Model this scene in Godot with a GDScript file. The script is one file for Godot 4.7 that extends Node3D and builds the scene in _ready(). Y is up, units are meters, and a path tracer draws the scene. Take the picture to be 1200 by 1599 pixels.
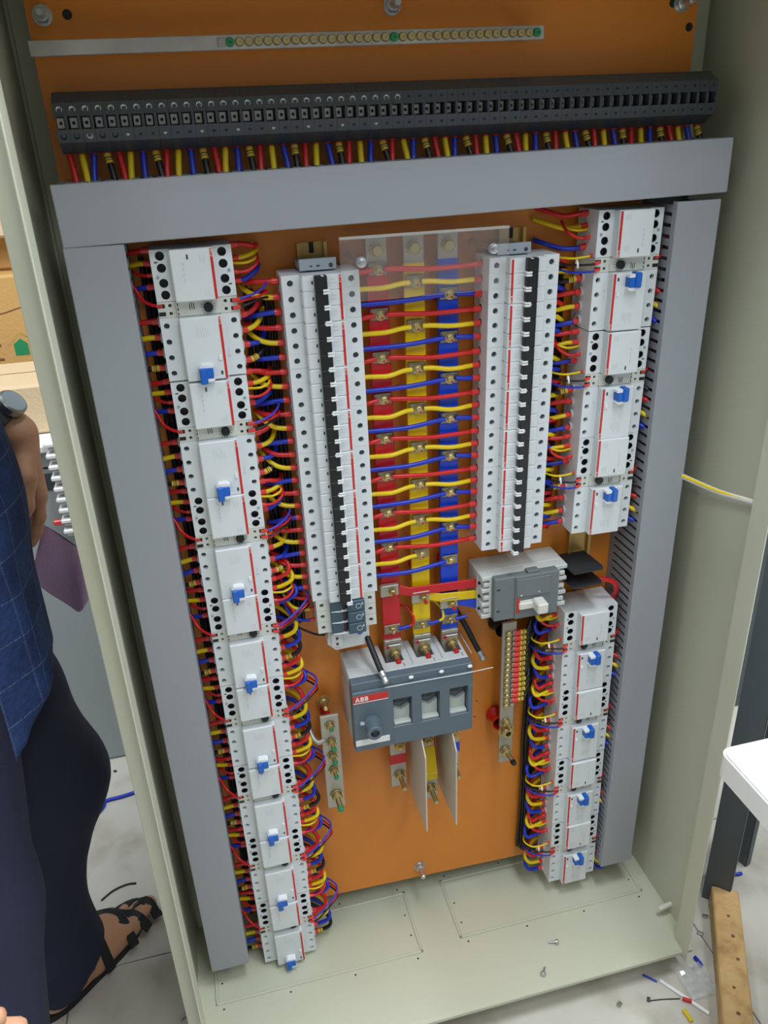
extends Node3D
# A distribution cabinet seen from above at an angle: x right, y up, z out of the orange mounting plate (z = 0); room floor at y = 0.

var M := {}
var taken := {}
var meshes := {}
var rng := RandomNumberGenerator.new()

# ---------------------------------------------------------------- naming
func numbered(called):
	if not taken.has(called):
		taken[called] = 1
		return called
	var n = taken[called]
	taken[called] = n + 1
	return "%s_%03d" % [called, n]

func tag(o, label, category, group = "", kind = ""):
	o.set_meta("label", label)
	if category:
		o.set_meta("category", category)
	if group:
		o.set_meta("group", group)
	if kind:
		o.set_meta("kind", kind)
	return o

func thing(called, label, category, at = Vector3.ZERO, group = "", turn = 0.0):
	var o := Node3D.new()
	o.name = numbered(called)
	add_child(o)
	o.position = at
	o.rotation.z = turn
	return tag(o, label, category, group)

func obj(called, mesh, m, parent, at = Vector3.ZERO, turn = Vector3.ZERO):
	var o := MeshInstance3D.new()
	o.name = called
	o.mesh = mesh
	o.material_override = M[m] if m is String else m
	parent.add_child(o, true)
	o.position = at
	o.rotation = turn
	return o

func struct(called, mesh, m, at = Vector3.ZERO):
	var o = obj(called, mesh, m, self, at)
	o.set_meta("kind", "structure")
	return o

var ONES := "first second third fourth fifth sixth seventh eighth ninth tenth eleventh twelfth thirteenth fourteenth fifteenth sixteenth seventeenth eighteenth nineteenth".split(" ")
var TENS := "twenty thirty forty fifty sixty".split(" ")
func ordinal(i):   # 1 -> first
	if i < 20:
		return ONES[i - 1]
	var t = TENS[i / 10 - 2]
	if i % 10 == 0:
		return t.trim_suffix("y") + "ieth"
	return t + "-" + ONES[i % 10 - 1]

# ---------------------------------------------------------------- mesh builder
class MB:
	var st := SurfaceTool.new()
	func _init():
		st.begin(Mesh.PRIMITIVE_TRIANGLES)
	func tri(a, b, c, na, nb, nc):
		if (b - a).cross(c - a).dot(na + nb + nc) > 0.0:
			var t = b; b = c; c = t
			t = nb; nb = nc; nc = t
		st.set_normal(na); st.add_vertex(a)
		st.set_normal(nb); st.add_vertex(b)
		st.set_normal(nc); st.add_vertex(c)
	func quad(a, b, c, d, n):
		tri(a, b, c, n, n, n)
		tri(a, c, d, n, n, n)
	func flat(pts, n):           # a convex flat polygon
		for i in range(1, pts.size() - 1):
			tri(pts[0], pts[i], pts[i + 1], n, n, n)
	func box(c, s, b = 0.0, xf = Transform3D()):
		var h = s * 0.5
		b = minf(b, minf(h.x, minf(h.y, h.z)) * 0.9)
		for i in 3:
			var j = (i + 1) % 3
			var k = (i + 2) % 3
			for s1 in [-1.0, 1.0]:
				var q = []
				for uv in [[-1, -1], [1, -1], [1, 1], [-1, 1]]:
					var p := Vector3.ZERO
					p[i] = s1 * h[i]; p[j] = uv[0] * (h[j] - b); p[k] = uv[1] * (h[k] - b)
					q.append(xf * (c + p))
				var n := Vector3.ZERO
				n[i] = s1
				flat(q, (xf.basis * n).normalized())
				if b > 0.0:
					for s2 in [-1.0, 1.0]:
						var e = []
						for w in [[0, -1], [0, 1], [1, 1], [1, -1]]:
							var p := Vector3.ZERO
							p[i] = s1 * (h[i] - b * w[0]); p[j] = s2 * (h[j] - b * (1 - w[0])); p[k] = w[1] * (h[k] - b)
							e.append(xf * (c + p))
						n = Vector3.ZERO
						n[i] = s1; n[j] = s2
						flat(e, (xf.basis * n).normalized())
		if b > 0.0:
			for sx in [-1.0, 1.0]:
				for sy in [-1.0, 1.0]:
					for sz in [-1.0, 1.0]:
						var s3 = Vector3(sx, sy, sz)
						var e = []
						for i in 3:
							var p = Vector3(sx * (h.x - b), sy * (h.y - b), sz * (h.z - b))
							p[i] = s3[i] * h[i]
							e.append(xf * (c + p))
						flat(e, (xf.basis * s3).normalized())
		return self
	func between(a, b, bev = 0.0):   # box from corner a to corner b
		return box((a + b) * 0.5, (b - a).abs(), bev)
	func lathe(prof, xf = Transform3D(), n = 14):   # prof: Vector2(radius, height along local z)
		for i in prof.size() - 1:
			var p = prof[i]
			var q = prof[i + 1]
			var d = q - p
			if d.length() < 1e-7:
				continue
			var nn = Vector2(d.y, -d.x).normalized()
			for k in n:
				var a0 = TAU * k / n
				var a1 = TAU * (k + 1) / n
				var c0 = Vector3(cos(a0), sin(a0), 0)
				var c1 = Vector3(cos(a1), sin(a1), 0)
				var up = Vector3(0, 0, 1)
				var n0 = (xf.basis * (c0 * nn.x + up * nn.y)).normalized()
				var n1 = (xf.basis * (c1 * nn.x + up * nn.y)).normalized()
				var A = xf * (c0 * p.x + up * p.y)
				var B = xf * (c1 * p.x + up * p.y)
				var C = xf * (c1 * q.x + up * q.y)
				var D = xf * (c0 * q.x + up * q.y)
				if p.x > 1e-7:
					tri(A, B, C, n0, n1, n1)
				if q.x > 1e-7:
					tri(A, C, D, n0, n1, n0)
		return self
	func tube(pts, r, n = 8, caps = true):
		var m = pts.size()
		var side := Vector3.UP
		var rings = []
		var dirs = []
		for i in m:
			var d = (pts[mini(i + 1, m - 1)] - pts[maxi(i - 1, 0)]).normalized()
			if i == 0:
				side = Vector3.UP if absf(d.y) < 0.8 else Vector3.RIGHT
			side = (side - d * side.dot(d)).normalized()
			var up = d.cross(side)
			var ri = r[i] if r is Array else r
			var ring = []
			for k in n:
				var a = TAU * k / n
				var o = side * cos(a) + up * sin(a)
				ring.append([pts[i] + o * ri, o])
			rings.append(ring)
			dirs.append(d)
		for i in m - 1:
			for k in n:
				var a = rings[i][k]
				var b = rings[i][(k + 1) % n]
				var c = rings[i + 1][(k + 1) % n]
				var d = rings[i + 1][k]
				tri(a[0], b[0], c[0], a[1], b[1], c[1])
				tri(a[0], c[0], d[0], a[1], c[1], d[1])
		if caps:
			for e in [0, m - 1]:
				var nn = -dirs[0] if e == 0 else dirs[m - 1]
				var q = []
				for k in n:
					q.append(rings[e][k][0])
				flat(q, nn)
		return self
	func prism(poly, xf, d):     # poly in local xy, extruded to local z = d; any simple polygon
		var idx = Geometry2D.triangulate_polygon(PackedVector2Array(poly))
		for e in [0.0, d]:
			var nn = (xf.basis * Vector3(0, 0, 1 if (e > 0) == (d > 0) and e != 0 else -1)).normalized()
			for t in range(0, idx.size(), 3):
				tri(xf * Vector3(poly[idx[t]].x, poly[idx[t]].y, e), xf * Vector3(poly[idx[t + 1]].x, poly[idx[t + 1]].y, e), xf * Vector3(poly[idx[t + 2]].x, poly[idx[t + 2]].y, e), nn, nn, nn)
		var area := 0.0
		for i in poly.size():
			area += poly[i].cross(poly[(i + 1) % poly.size()])
		for i in poly.size():
			var p = poly[i]
			var q = poly[(i + 1) % poly.size()]
			var t = (q - p).normalized()
			var o = Vector2(t.y, -t.x) * signf(area)
			var nn = (xf.basis * Vector3(o.x, o.y, 0)).normalized()
			quad(xf * Vector3(p.x, p.y, 0), xf * Vector3(q.x, q.y, 0), xf * Vector3(q.x, q.y, d), xf * Vector3(p.x, p.y, d), nn)
		return self
	func cell(x0, x1, y0, y1, cx, cy, r, z, depth, n = 12):   # a face at height z with a round pit
		var ang = []
		for k in n:
			ang.append(TAU * k / n)
		for p in [[x0, y0], [x1, y0], [x1, y1], [x0, y1]]:
			ang.append(fposmod(atan2(p[1] - cy, p[0] - cx), TAU))
		ang.sort()
		var o = []
		var q = []
		for a in ang:
			var c = cos(a)
			var s = sin(a)
			var t := 1e9
			if absf(c) > 1e-9:
				t = minf(t, ((x1 if c > 0 else x0) - cx) / c)
			if absf(s) > 1e-9:
				t = minf(t, ((y1 if s > 0 else y0) - cy) / s)
			o.append(Vector3(cx + c * t, cy + s * t, z))
			q.append(Vector3(cx + c * r, cy + s * r, z))
		var N = Vector3(0, 0, 1)
		var dn = Vector3(0, 0, -depth)
		var mid = Vector3(cx, cy, z)
		for k in ang.size():
			var l = (k + 1) % ang.size()
			quad(o[k], o[l], q[l], q[k], N)
			tri(q[k], q[l], q[l] + dn, (mid - q[k]).normalized(), (mid - q[l]).normalized(), (mid - q[l]).normalized())
			tri(q[k], q[l] + dn, q[k] + dn, (mid - q[k]).normalized(), (mid - q[l]).normalized(), (mid - q[k]).normalized())
			tri(q[k] + dn, q[l] + dn, mid + dn, N, N, N)
	func ledge(x0, x1, y0, y1, z, holes, depth):   # holes: [y, r] from low y to high y
		var ya = y0
		for i in holes.size():
			var yb = y1 if i == holes.size() - 1 else (holes[i][0] + holes[i + 1][0]) * 0.5
			cell(x0, x1, ya, yb, (x0 + x1) * 0.5 if holes[i].size() < 3 else holes[i][2], holes[i][0], holes[i][1], z, depth)
			ya = yb
	func mesh():
		st.index()
		return st.commit()

# a smooth curve through the given points
func curve(pts, step = 5):
	var out = []
	for i in pts.size() - 1:
		var p0 = pts[maxi(i - 1, 0)]
		var p3 = pts[mini(i + 2, pts.size() - 1)]
		for k in step:
			out.append(pts[i].cubic_interpolate(pts[i + 1], p0, p3, float(k) / step))
	out.append(pts[-1])
	return out

func cut(path, a, b):     # the stretch of a path between two lengths
	var out = []
	var s := 0.0
	for i in path.size() - 1:
		var l = path[i].distance_to(path[i + 1])
		if s + l > a and s < b:
			if out.is_empty():
				out.append(path[i].lerp(path[i + 1], clampf((a - s) / l, 0, 1)))
			out.append(path[i].lerp(path[i + 1], clampf((b - s) / l, 0, 1)))
		s += l
	return out

func length_of(path):
	var s := 0.0
	for i in path.size() - 1:
		s += path[i].distance_to(path[i + 1])
	return s

# one wire: insulation, crimp boots at either end, a printed marker sleeve
func wire(called, label, category, group, color, pts, r, boot_a = 0.0, boot_b = 0.0, marker = 0.0, boot_r = 1.28):
	var t = thing(called, label, category, pts[0], group)
	var loc = []
	for p in pts:
		loc.append(p - pts[0])
	var path = curve(loc)
	var L = length_of(path)
	obj("insulation", MB.new().tube(cut(path, boot_a * 0.9, L - boot_b * 0.9), r, 8).mesh(), "wire_" + color, t)
	if boot_a > 0:
		var q = cut(path, 0, boot_a)
		var rr = []
		for i in q.size():
			rr.append(r * boot_r)
		rr[-1] = r * boot_r * 0.93
		obj("ferrule_boot", MB.new().tube(q, rr, 8).mesh(), "boot", t)
	if boot_b > 0:
		obj("ferrule_boot", MB.new().tube(cut(path, L - boot_b, L), r * boot_r, 8).mesh(), "boot", t)
	if marker > 0:
		obj("marker_sleeve", MB.new().tube(cut(path, boot_a, boot_a + marker), r * 1.22, 8).mesh(), "marker", t)
		obj("marker_print", MB.new().tube(cut(path, boot_a + marker * 0.38, boot_a + marker * 0.5), r * 1.25, 8).tube(cut(path, boot_a + marker * 0.66, boot_a + marker * 0.74), r * 1.25, 8).mesh(), "ink", t)
	return t

func facing(at, axis):       # a transform whose local z points along axis
	var z = axis.normalized()
	var x = (Vector3.UP if absf(z.y) < 0.9 else Vector3.RIGHT).cross(z).normalized()
	return Transform3D(Basis(x, z.cross(x), z), at)

func v2(list):               # [x, y, x, y ...] -> Vector2 list
	var o = []
	for i in range(0, list.size(), 2):
		o.append(Vector2(list[i], list[i + 1]))
	return o

# ---------------------------------------------------------------- materials
func plain(name_, c, rough = 0.5, metal = 0.0):
	var m := StandardMaterial3D.new()
	m.albedo_color = c
	m.roughness = rough
	m.metallic = metal
	M[name_] = m
	return m

func noise(freq, octaves = 3, seed_ = 1, type = FastNoiseLite.TYPE_SIMPLEX_SMOOTH):
	var n := FastNoiseLite.new()
	n.seed = seed_
	n.frequency = freq
	n.fractal_octaves = octaves
	n.noise_type = type
	return n

func noise_tex(freq, oct, seed_, ramp = [], normal = 0.0, size = 256):
	var t := NoiseTexture2D.new()
	t.width = size
	t.height = size
	t.seamless = true
	t.noise = noise(freq, oct, seed_)
	if normal > 0:
		t.as_normal_map = true
		t.bump_strength = normal
	if ramp.size() > 0:
		var g := Gradient.new()
		g.offsets = PackedFloat32Array(ramp[0])
		g.colors = PackedColorArray(ramp[1])
		t.color_ramp = g
	return t

func tri(m, scale, nrm = null, strength = 0.3, alb = null):
	m.uv1_triplanar = true
	m.uv1_world_triplanar = true
	m.uv1_scale = Vector3.ONE * scale
	if nrm:
		m.normal_enabled = true
		m.normal_texture = nrm
		m.normal_scale = strength
	if alb:
		m.albedo_texture = alb

func make_materials():
	var fine = noise_tex(0.09, 3, 3, [], 4.0)
	var peel = noise_tex(0.03, 2, 9, [], 4.0)
	tri(plain("cabinet", Color8(200, 200, 178), 0.42), 9.0, peel, 0.08)
	tri(plain("plate", Color8(222, 134, 44), 0.4), 9.0, peel, 0.08)
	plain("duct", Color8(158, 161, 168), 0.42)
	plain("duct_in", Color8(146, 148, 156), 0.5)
	plain("device", Color8(222, 226, 229), 0.42)
	plain("device_side", Color8(206, 206, 208), 0.5)
	plain("strip", Color8(214, 216, 208), 0.45)
	plain("stripe", Color8(206, 40, 34), 0.4)
	plain("logo_patch", Color8(235, 205, 200), 0.5)
	plain("black", Color8(20, 21, 26), 0.42)
	plain("pit", Color8(22, 23, 26), 0.5)
	plain("screw", Color8(86, 88, 90), 0.38, 0.7)
	plain("steel", Color8(190, 190, 188), 0.3, 0.9)
	plain("zinc", Color8(200, 202, 206), 0.32, 0.85)
	plain("brass", Color8(196, 178, 128), 0.34, 0.85)
	plain("yellow_zinc", Color8(212, 176, 104), 0.38, 0.45)
	plain("clamp_metal", Color8(150, 140, 122), 0.4, 0.7)
	plain("tin", Color8(176, 172, 162), 0.42, 0.6)
	var al = plain("aluminium", Color8(208, 204, 200), 0.36, 0.75)
	tri(al, 3.0, null, 0, noise_tex(0.02, 4, 12, [[0.0, 1.0], [Color(0.86, 0.84, 0.83), Color(1, 1, 1)]]))
	plain("blue", Color8(22, 98, 196), 0.38)
	plain("prong", Color8(236, 238, 240), 0.4)
	plain("green", Color8(40, 140, 92), 0.5)
	plain("dark_green", Color8(30, 70, 50), 0.5)
	plain("ink", Color8(60, 58, 44), 0.6)
	plain("print", Color8(202, 207, 212), 0.6)
	plain("mark", Color8(70, 72, 76), 0.6)
	plain("terminal", Color8(72, 78, 86), 0.46)
	plain("terminal_edge", Color8(50, 56, 64), 0.5)
	plain("jumper", Color8(205, 200, 194), 0.36, 0.4)
	plain("clamp_grey", Color8(162, 172, 180), 0.5)
	plain("wire_red", Color8(208, 28, 32), 0.32)
	plain("wire_yellow", Color8(236, 204, 8), 0.34)
	plain("wire_blue", Color8(24, 52, 186), 0.34)
	plain("wire_black", Color8(20, 20, 24), 0.36)
	plain("wire_purple", Color8(70, 62, 190), 0.34)
	plain("wire_white", Color8(222, 222, 224), 0.4)
	plain("boot", Color8(232, 66, 62), 0.28)
	plain("marker", Color8(226, 190, 60), 0.45)
	plain("bar_red", Color8(200, 22, 36), 0.36)
	plain("bar_yellow", Color8(232, 194, 0), 0.36)
	plain("bar_blue", Color8(10, 66, 206), 0.36)
	plain("switch_front", Color8(92, 107, 118), 0.45)
	plain("switch_body", Color8(198, 201, 202), 0.5)
	plain("switch_window", Color8(190, 194, 188), 0.3)
	plain("fuse", Color8(62, 86, 102), 0.45)
	plain("fuse_wine", Color8(70, 20, 34), 0.5)
	plain("mccb", Color8(112, 118, 120), 0.5)
	plain("mccb_light", Color8(206, 209, 206), 0.5)
	plain("barrier", Color8(208, 200, 190), 0.5)
	plain("flag", Color8(44, 47, 54), 0.6)
	plain("white", Color8(240, 240, 238), 0.45)
	plain("table", Color8(244, 244, 240), 0.4)
	plain("bone", Color8(222, 218, 208), 0.5)
	plain("shrink_black", Color8(26, 26, 30), 0.5)
	plain("red_cap", Color8(190, 28, 24), 0.3)
	var ac = plain("acrylic", Color(0.85, 0.82, 0.82, 0.06), 0.03)
	ac.transparency = BaseMaterial3D.TRANSPARENCY_ALPHA
	ac.metallic_specular = 0.6
	var ae = plain("acrylic_edge", Color(0.86, 0.86, 0.84, 0.45), 0.08)
	ae.transparency = BaseMaterial3D.TRANSPARENCY_ALPHA
	tri(plain("floor", Color8(216, 210, 198), 0.22), 1.1, peel, 0.03, noise_tex(0.012, 5, 21, [[0.0, 0.45, 1.0], [Color(0.82, 0.8, 0.78), Color(0.95, 0.95, 0.95), Color(1, 1, 1)]], 0.0, 512))
	plain("grout", Color8(150, 142, 130), 0.7)
	plain("wall", Color8(150, 150, 148), 0.7)
	plain("ceiling", Color8(225, 225, 222), 0.8)
	var wood = plain("wood", Color8(214, 176, 122), 0.6)
	tri(wood, 4.0, fine, 0.25, noise_tex(0.02, 4, 31, [[0.0, 0.5, 1.0], [Color(0.8, 0.74, 0.66), Color(0.96, 0.94, 0.9), Color(1, 1, 1)]]))
	plain("knot", Color8(120, 82, 48), 0.7)
	tri(plain("cardboard", Color8(202, 160, 98), 0.75), 5.0, fine, 0.2)
	tri(plain("cardboard_pale", Color8(224, 196, 158), 0.75), 5.0, fine, 0.2)
	plain("grey_steel", Color8(160, 166, 168), 0.5)
	plain("dark_steel", Color8(84, 92, 98), 0.45, 0.2)
	plain("mid_steel", Color8(128, 134, 140), 0.45, 0.2)
	plain("plastic_bag", Color(0.92, 0.93, 0.95, 0.3), 0.12).transparency = BaseMaterial3D.TRANSPARENCY_ALPHA
	var skin = plain("skin", Color8(206, 152, 118), 0.5)
	skin.subsurf_scatter_enabled = true
	skin.subsurf_scatter_strength = 0.15
	tri(skin, 12.0, fine, 0.15)
	plain("nail", Color8(214, 164, 146), 0.3)
	plain("hair", Color8(28, 24, 22), 0.6)
	tri(plain("trousers", Color8(34, 38, 62), 0.85), 14.0, fine, 0.5)
	# plaid shirt: navy cloth with pale crossing threads
	var img := Image.create(256, 256, true, Image.FORMAT_RGB8)
	var nz = noise(0.05, 3, 5)
	for y in 256:
		for x in 256:
			var c = Color8(30, 48, 98).lerp(Color8(52, 82, 142), 0.5 + 0.5 * sin(TAU * x / 128.0) * sin(TAU * y / 128.0))
			var w = absf(nz.get_noise_2d(x, y))
			if (x % 64 < 2 or y % 64 < 2) and (x + y) % 5 < 3:
				c = c.lerp(Color8(150, 170, 205), 0.75)
			img.set_pixel(x, y, c.darkened(w * 0.35))
	img.generate_mipmaps()
	var shirt = plain("shirt", Color.WHITE, 0.85)
	tri(shirt, 5.0, fine, 0.5, ImageTexture.create_from_image(img))
	plain("collar", Color8(24, 32, 70), 0.85)
	tri(plain("purple_cloth", Color8(208, 172, 210), 0.85), 16.0, fine, 0.6)
	plain("purple_dark", Color8(86, 60, 92), 0.85)
	plain("sandal", Color8(32, 32, 34), 0.6)
	plain("watch", Color8(26, 28, 32), 0.4)
	plain("glass_dial", Color8(190, 200, 208), 0.12, 0.3)
	var lamp = plain("lamp_glow", Color8(250, 250, 250), 0.5)
	lamp.emission_enabled = true
	lamp.emission = Color8(250, 252, 255)
	lamp.emission_energy_multiplier = 1.5

# ---------------------------------------------------------------- lettering
func text_mesh(s, height):
	var key = "%s|%s" % [s, height]
	if not meshes.has(key):
		var t := TextMesh.new()
		t.text = s
		var f := SystemFont.new()
		f.font_names = PackedStringArray(["Droid Sans"])
		f.font_weight = 700
		t.font = f
		t.font_size = 24
		t.pixel_size = height / 17.5
		t.depth = 0.0004
		t.curve_step = 2.0
		meshes[key] = t
	return meshes[key]

# ---------------------------------------------------------------- room and cabinet
func room():
	# tiled floor: white slabs with thin joints
	struct("floor", MB.new().between(Vector3(-2.2, -0.06, -1.9), Vector3(2.6, -0.0025, 3.0)).mesh(), "grout")
	var fl = get_node("floor")
	var pitch := 0.542
	var slab = MB.new().box(Vector3(pitch / 2, -0.005, pitch / 2), Vector3(pitch - 0.0022, 0.01, pitch - 0.0022), 0.0008).mesh()
	for i in range(-4, 6):
		for k in range(-4, 6):
			obj("floor_tile", slab, "floor", fl, Vector3(-0.472 + i * pitch, 0, -0.058 + k * pitch))
	var W = [["wall_back", Vector3(-2.2, 0, -2.0), Vector3(2.6, 2.8, -1.9)], ["wall_left", Vector3(-2.3, 0, -2.0), Vector3(-2.2, 2.8, 3.1)],
		["wall_right", Vector3(2.6, 0, -2.0), Vector3(2.7, 2.8, 3.1)], ["wall_front", Vector3(-2.2, 0, 3.0), Vector3(2.6, 2.8, 3.1)]]
	for w in W:
		struct(w[0], MB.new().between(w[1], w[2]).mesh(), "wall")
	struct("ceiling", MB.new().between(Vector3(-2.3, 2.8, -2.0), Vector3(2.7, 2.9, 3.1)).mesh(), "ceiling")

func lamp_fitting(at, size, energy, where):
	var t = thing("ceiling_lamp", "white fluorescent ceiling panel " + where, "lamp", at, "ceiling panels")
	obj("lamp_frame", MB.new().box(Vector3(0, -0.012, 0), Vector3(size.x + 0.04, 0.024, size.y + 0.04), 0.004).mesh(), "white", t)
	obj("lamp_diffuser", MB.new().box(Vector3(0, -0.026, 0), Vector3(size.x, 0.006, size.y), 0.001).mesh(), "lamp_glow", t)
	var l := AreaLight3D.new()
	l.name = "lamp_light"
	l.area_size = size
	l.light_color = Color(0.93, 0.97, 1.0)
	l.light_energy = energy
	l.shadow_enabled = true
	l.set("area_range", 9.0)
	t.add_child(l)
	l.position = Vector3(0, -0.04, 0)
	l.rotation = Vector3(-PI / 2, 0, 0)

const XL := -0.2515     # cabinet, inner faces
const XR := 0.553
const ZB := -0.05
const ZF := 0.205
const PAN := 0.06
const TOP := 1.442

func bolt(parent, at, axis, r, l, m = "steel", cap = "", nut = true):
	var xf = facing(Vector3.ZERO, axis)
	var b = obj("bolt", MB.new().lathe(v2([0, 0, r, 0, r, l - r * 0.3, r * 0.7, l, 0, l]), xf, 10).mesh(), m, parent, at)
	if nut:
		var key = "nut%.4f%s" % [r, axis]
		if not meshes.has(key):
			meshes[key] = MB.new().lathe(v2([r * 2.4, 0, r * 2.4, r * 0.35, r * 1.9, r * 0.35]), xf, 14).lathe(v2([r * 1.9, r * 0.35, r * 1.9, r * 1.6, r * 1.55, r * 1.95, r * 0.9, r * 1.95]), xf, 6).mesh()
		obj("nut", meshes[key], m, parent, at)
	if cap:
		obj("paint_mark", MB.new().lathe(v2([r * 1.06, l * 0.80, r * 1.06, l * 0.99, r * 0.75, l * 1.04, 0, l * 1.04]), xf, 10).mesh(), cap, parent, at)
	return b

func cabinet():
	var t = thing("switchgear_cabinet", "tall beige sheet steel switchgear cabinet standing open without its door", "cabinet", Vector3(0.15, 0, 0))
	var d = Vector3(-0.15, 0, 0)
	var th := 0.002
	obj("back_panel", MB.new().between(Vector3(XL - th, 0.02, ZB - th), Vector3(XR + th, TOP, ZB)).mesh(), "cabinet", t, d)
	obj("roof_panel", MB.new().between(Vector3(XL - th, TOP, ZB - th), Vector3(XR + th, TOP + th, ZF)).between(Vector3(XL, TOP - 0.022, ZF - 0.002), Vector3(XR, TOP, ZF)).mesh(), "cabinet", t, d)
	for s in [-1, 1]:
		var x0 = XL if s < 0 else XR
		var mb = MB.new()
		mb.between(Vector3(x0, 0.02, ZB), Vector3(x0 + s * th, TOP, ZF - 0.003))
		obj("side_panel", mb.mesh(), "cabinet", t, d)
		# front return: face, then a lip that stands forward
		var fl = MB.new()
		fl.between(Vector3(x0 + s * th, 0.045, ZF - 0.002), Vector3(x0 - s * 0.02, TOP, ZF), 0.0008)
		fl.between(Vector3(x0 - s * 0.0185, 0.045, ZF - 0.01), Vector3(x0 - s * 0.0203, TOP, ZF + 0.024), 0.0007)
		obj("front_flange", fl.mesh(), "cabinet", t, d)
	# floor pan with a rolled front lip
	var pan = MB.new()
	pan.between(Vector3(XL, PAN - 0.003, ZB), Vector3(XR, PAN, 0.185))
	pan.between(Vector3(XL, PAN - 0.003, 0.185), Vector3(XR - 0.012, PAN, 0.208))
	pan.prism(v2([0.185, PAN, 0.214, PAN + 0.0005, 0.218, PAN - 0.003, 0.218, PAN - 0.009, 0.215, PAN - 0.009, 0.213, PAN - 0.004, 0.185, PAN - 0.004]), Transform3D(Basis(Vector3(0, 0, 1), Vector3(0, 1, 0), Vector3(-1, 0, 0)), Vector3(XR - 0.001, 0, 0)), XR - XL - 0.002)
	obj("floor_pan", pan.mesh(), "cabinet", t, d)
	obj("plinth", MB.new().between(Vector3(XL + 0.02, 0.0, ZB + 0.02), Vector3(XR - 0.02, PAN - 0.003, 0.15)).mesh(), "cabinet", t, d)
	# two gland plates: shallow pressed panels with a raised rim
	for g in [[-0.225, 0.119, -0.017, 0.105], [0.186, 0.53, -0.022, 0.098]]:
		var a = MB.new()
		var w := 0.005
		a.between(Vector3(g[0] + w, PAN, g[2] + w), Vector3(g[1] - w, PAN + 0.0012, g[3] - w), 0.001)
		for q in [[g[0], g[1], g[2], g[2] + w], [g[0], g[1], g[3] - w, g[3]], [g[0], g[0] + w, g[2], g[3]], [g[1] - w, g[1], g[2], g[3]]]:
			a.between(Vector3(q[0], PAN, q[2]), Vector3(q[1], PAN + 0.0028, q[3]), 0.0018)
		var gp = obj("gland_plate", a.mesh(), "cabinet", t, d)
		for k in 7:
			var fx = lerpf(g[0] + 0.012, g[1] - 0.012, k / 6.0)
			for zz in [g[2] - 0.008, g[3] + 0.008]:
				if k % 2 == 0:
					obj("screw_hole", hole_mesh(0.0017), "pit", gp, Vector3(fx, PAN, zz), Vector3(-PI / 2, 0, 0))
		for zz in [0.03, 0.07]:
			for xx in [g[0] + 0.012, g[1] - 0.012]:
				obj("screw_hole", hole_mesh(0.0016), "pit", gp, Vector3(xx, PAN + 0.0012, zz), Vector3(-PI / 2, 0, 0))
	var sb = bolt(t, Vector3(XR - 0.15, PAN + 0.02, 0.147), Vector3(-1, 0, 0.15), 0.0045, 0.026, "bone", "", false)
	sb.name = "door_stud"
	# edge of the back panel seen beside the plate: stiffening strips
	for x0 in [XL + 0.004, XR - 0.03]:
		obj("back_strip", MB.new().between(Vector3(x0, PAN, ZB), Vector3(x0 + 0.026, TOP, ZB + 0.006), 0.001).mesh(), "cabinet", t, d)

func hole_mesh(r):
	var key = "hole%.4f" % r
	if not meshes.has(key):
		meshes[key] = MB.new().lathe(v2([r, 0, r * 0.9, 0.0002, 0, 0.0002]), Transform3D(), 10).mesh()
	return meshes[key]

func mounting_plate():
	var t = thing("mounting_plate", "orange painted steel mounting plate filling the back of the cabinet", "plate", Vector3(0.14, 0, 0))
	var poly = v2([-0.362, 0.125, 0.362, 0.099, 0.364, 1.438, -0.366, 1.438])
	obj("sheet", MB.new().prism(poly, Transform3D(Basis(), Vector3(0, 0, -0.0025)), 0.0025).mesh(), "plate", t)
	for p in [[-0.351, 1.4185], [0.0, 1.4235], [0.342, 1.4225], [0.004, 0.139]]:
		var n = obj("stud", MB.new().lathe(v2([0, 0.0, 0.0095, 0, 0.0095, 0.0015, 0.0045, 0.0015, 0.0045, 0.025, 0.003, 0.027, 0, 0.027]), Transform3D(), 12).mesh(), "zinc", t, Vector3(p[0], p[1], 0))
		obj("nut", MB.new().lathe(v2([0.008, 0.0015, 0.008, 0.007, 0.0065, 0.0085, 0.0045, 0.0085]), Transform3D(), 6).mesh(), "zinc", n)
	for p in [[-0.327, 1.419], [0.333, 1.423], [0.357, 1.399]]:
		obj("plate_hole", hole_mesh(0.0048), "pit", t, Vector3(p[0] - 0.001, p[1], 0))
	for p in [[0.103, 0.446], [0.125, 0.449], [0.106, 0.477]]:
		obj("plate_hole", hole_mesh(0.0016), "pit", t, Vector3(p[0], p[1], 0))

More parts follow.
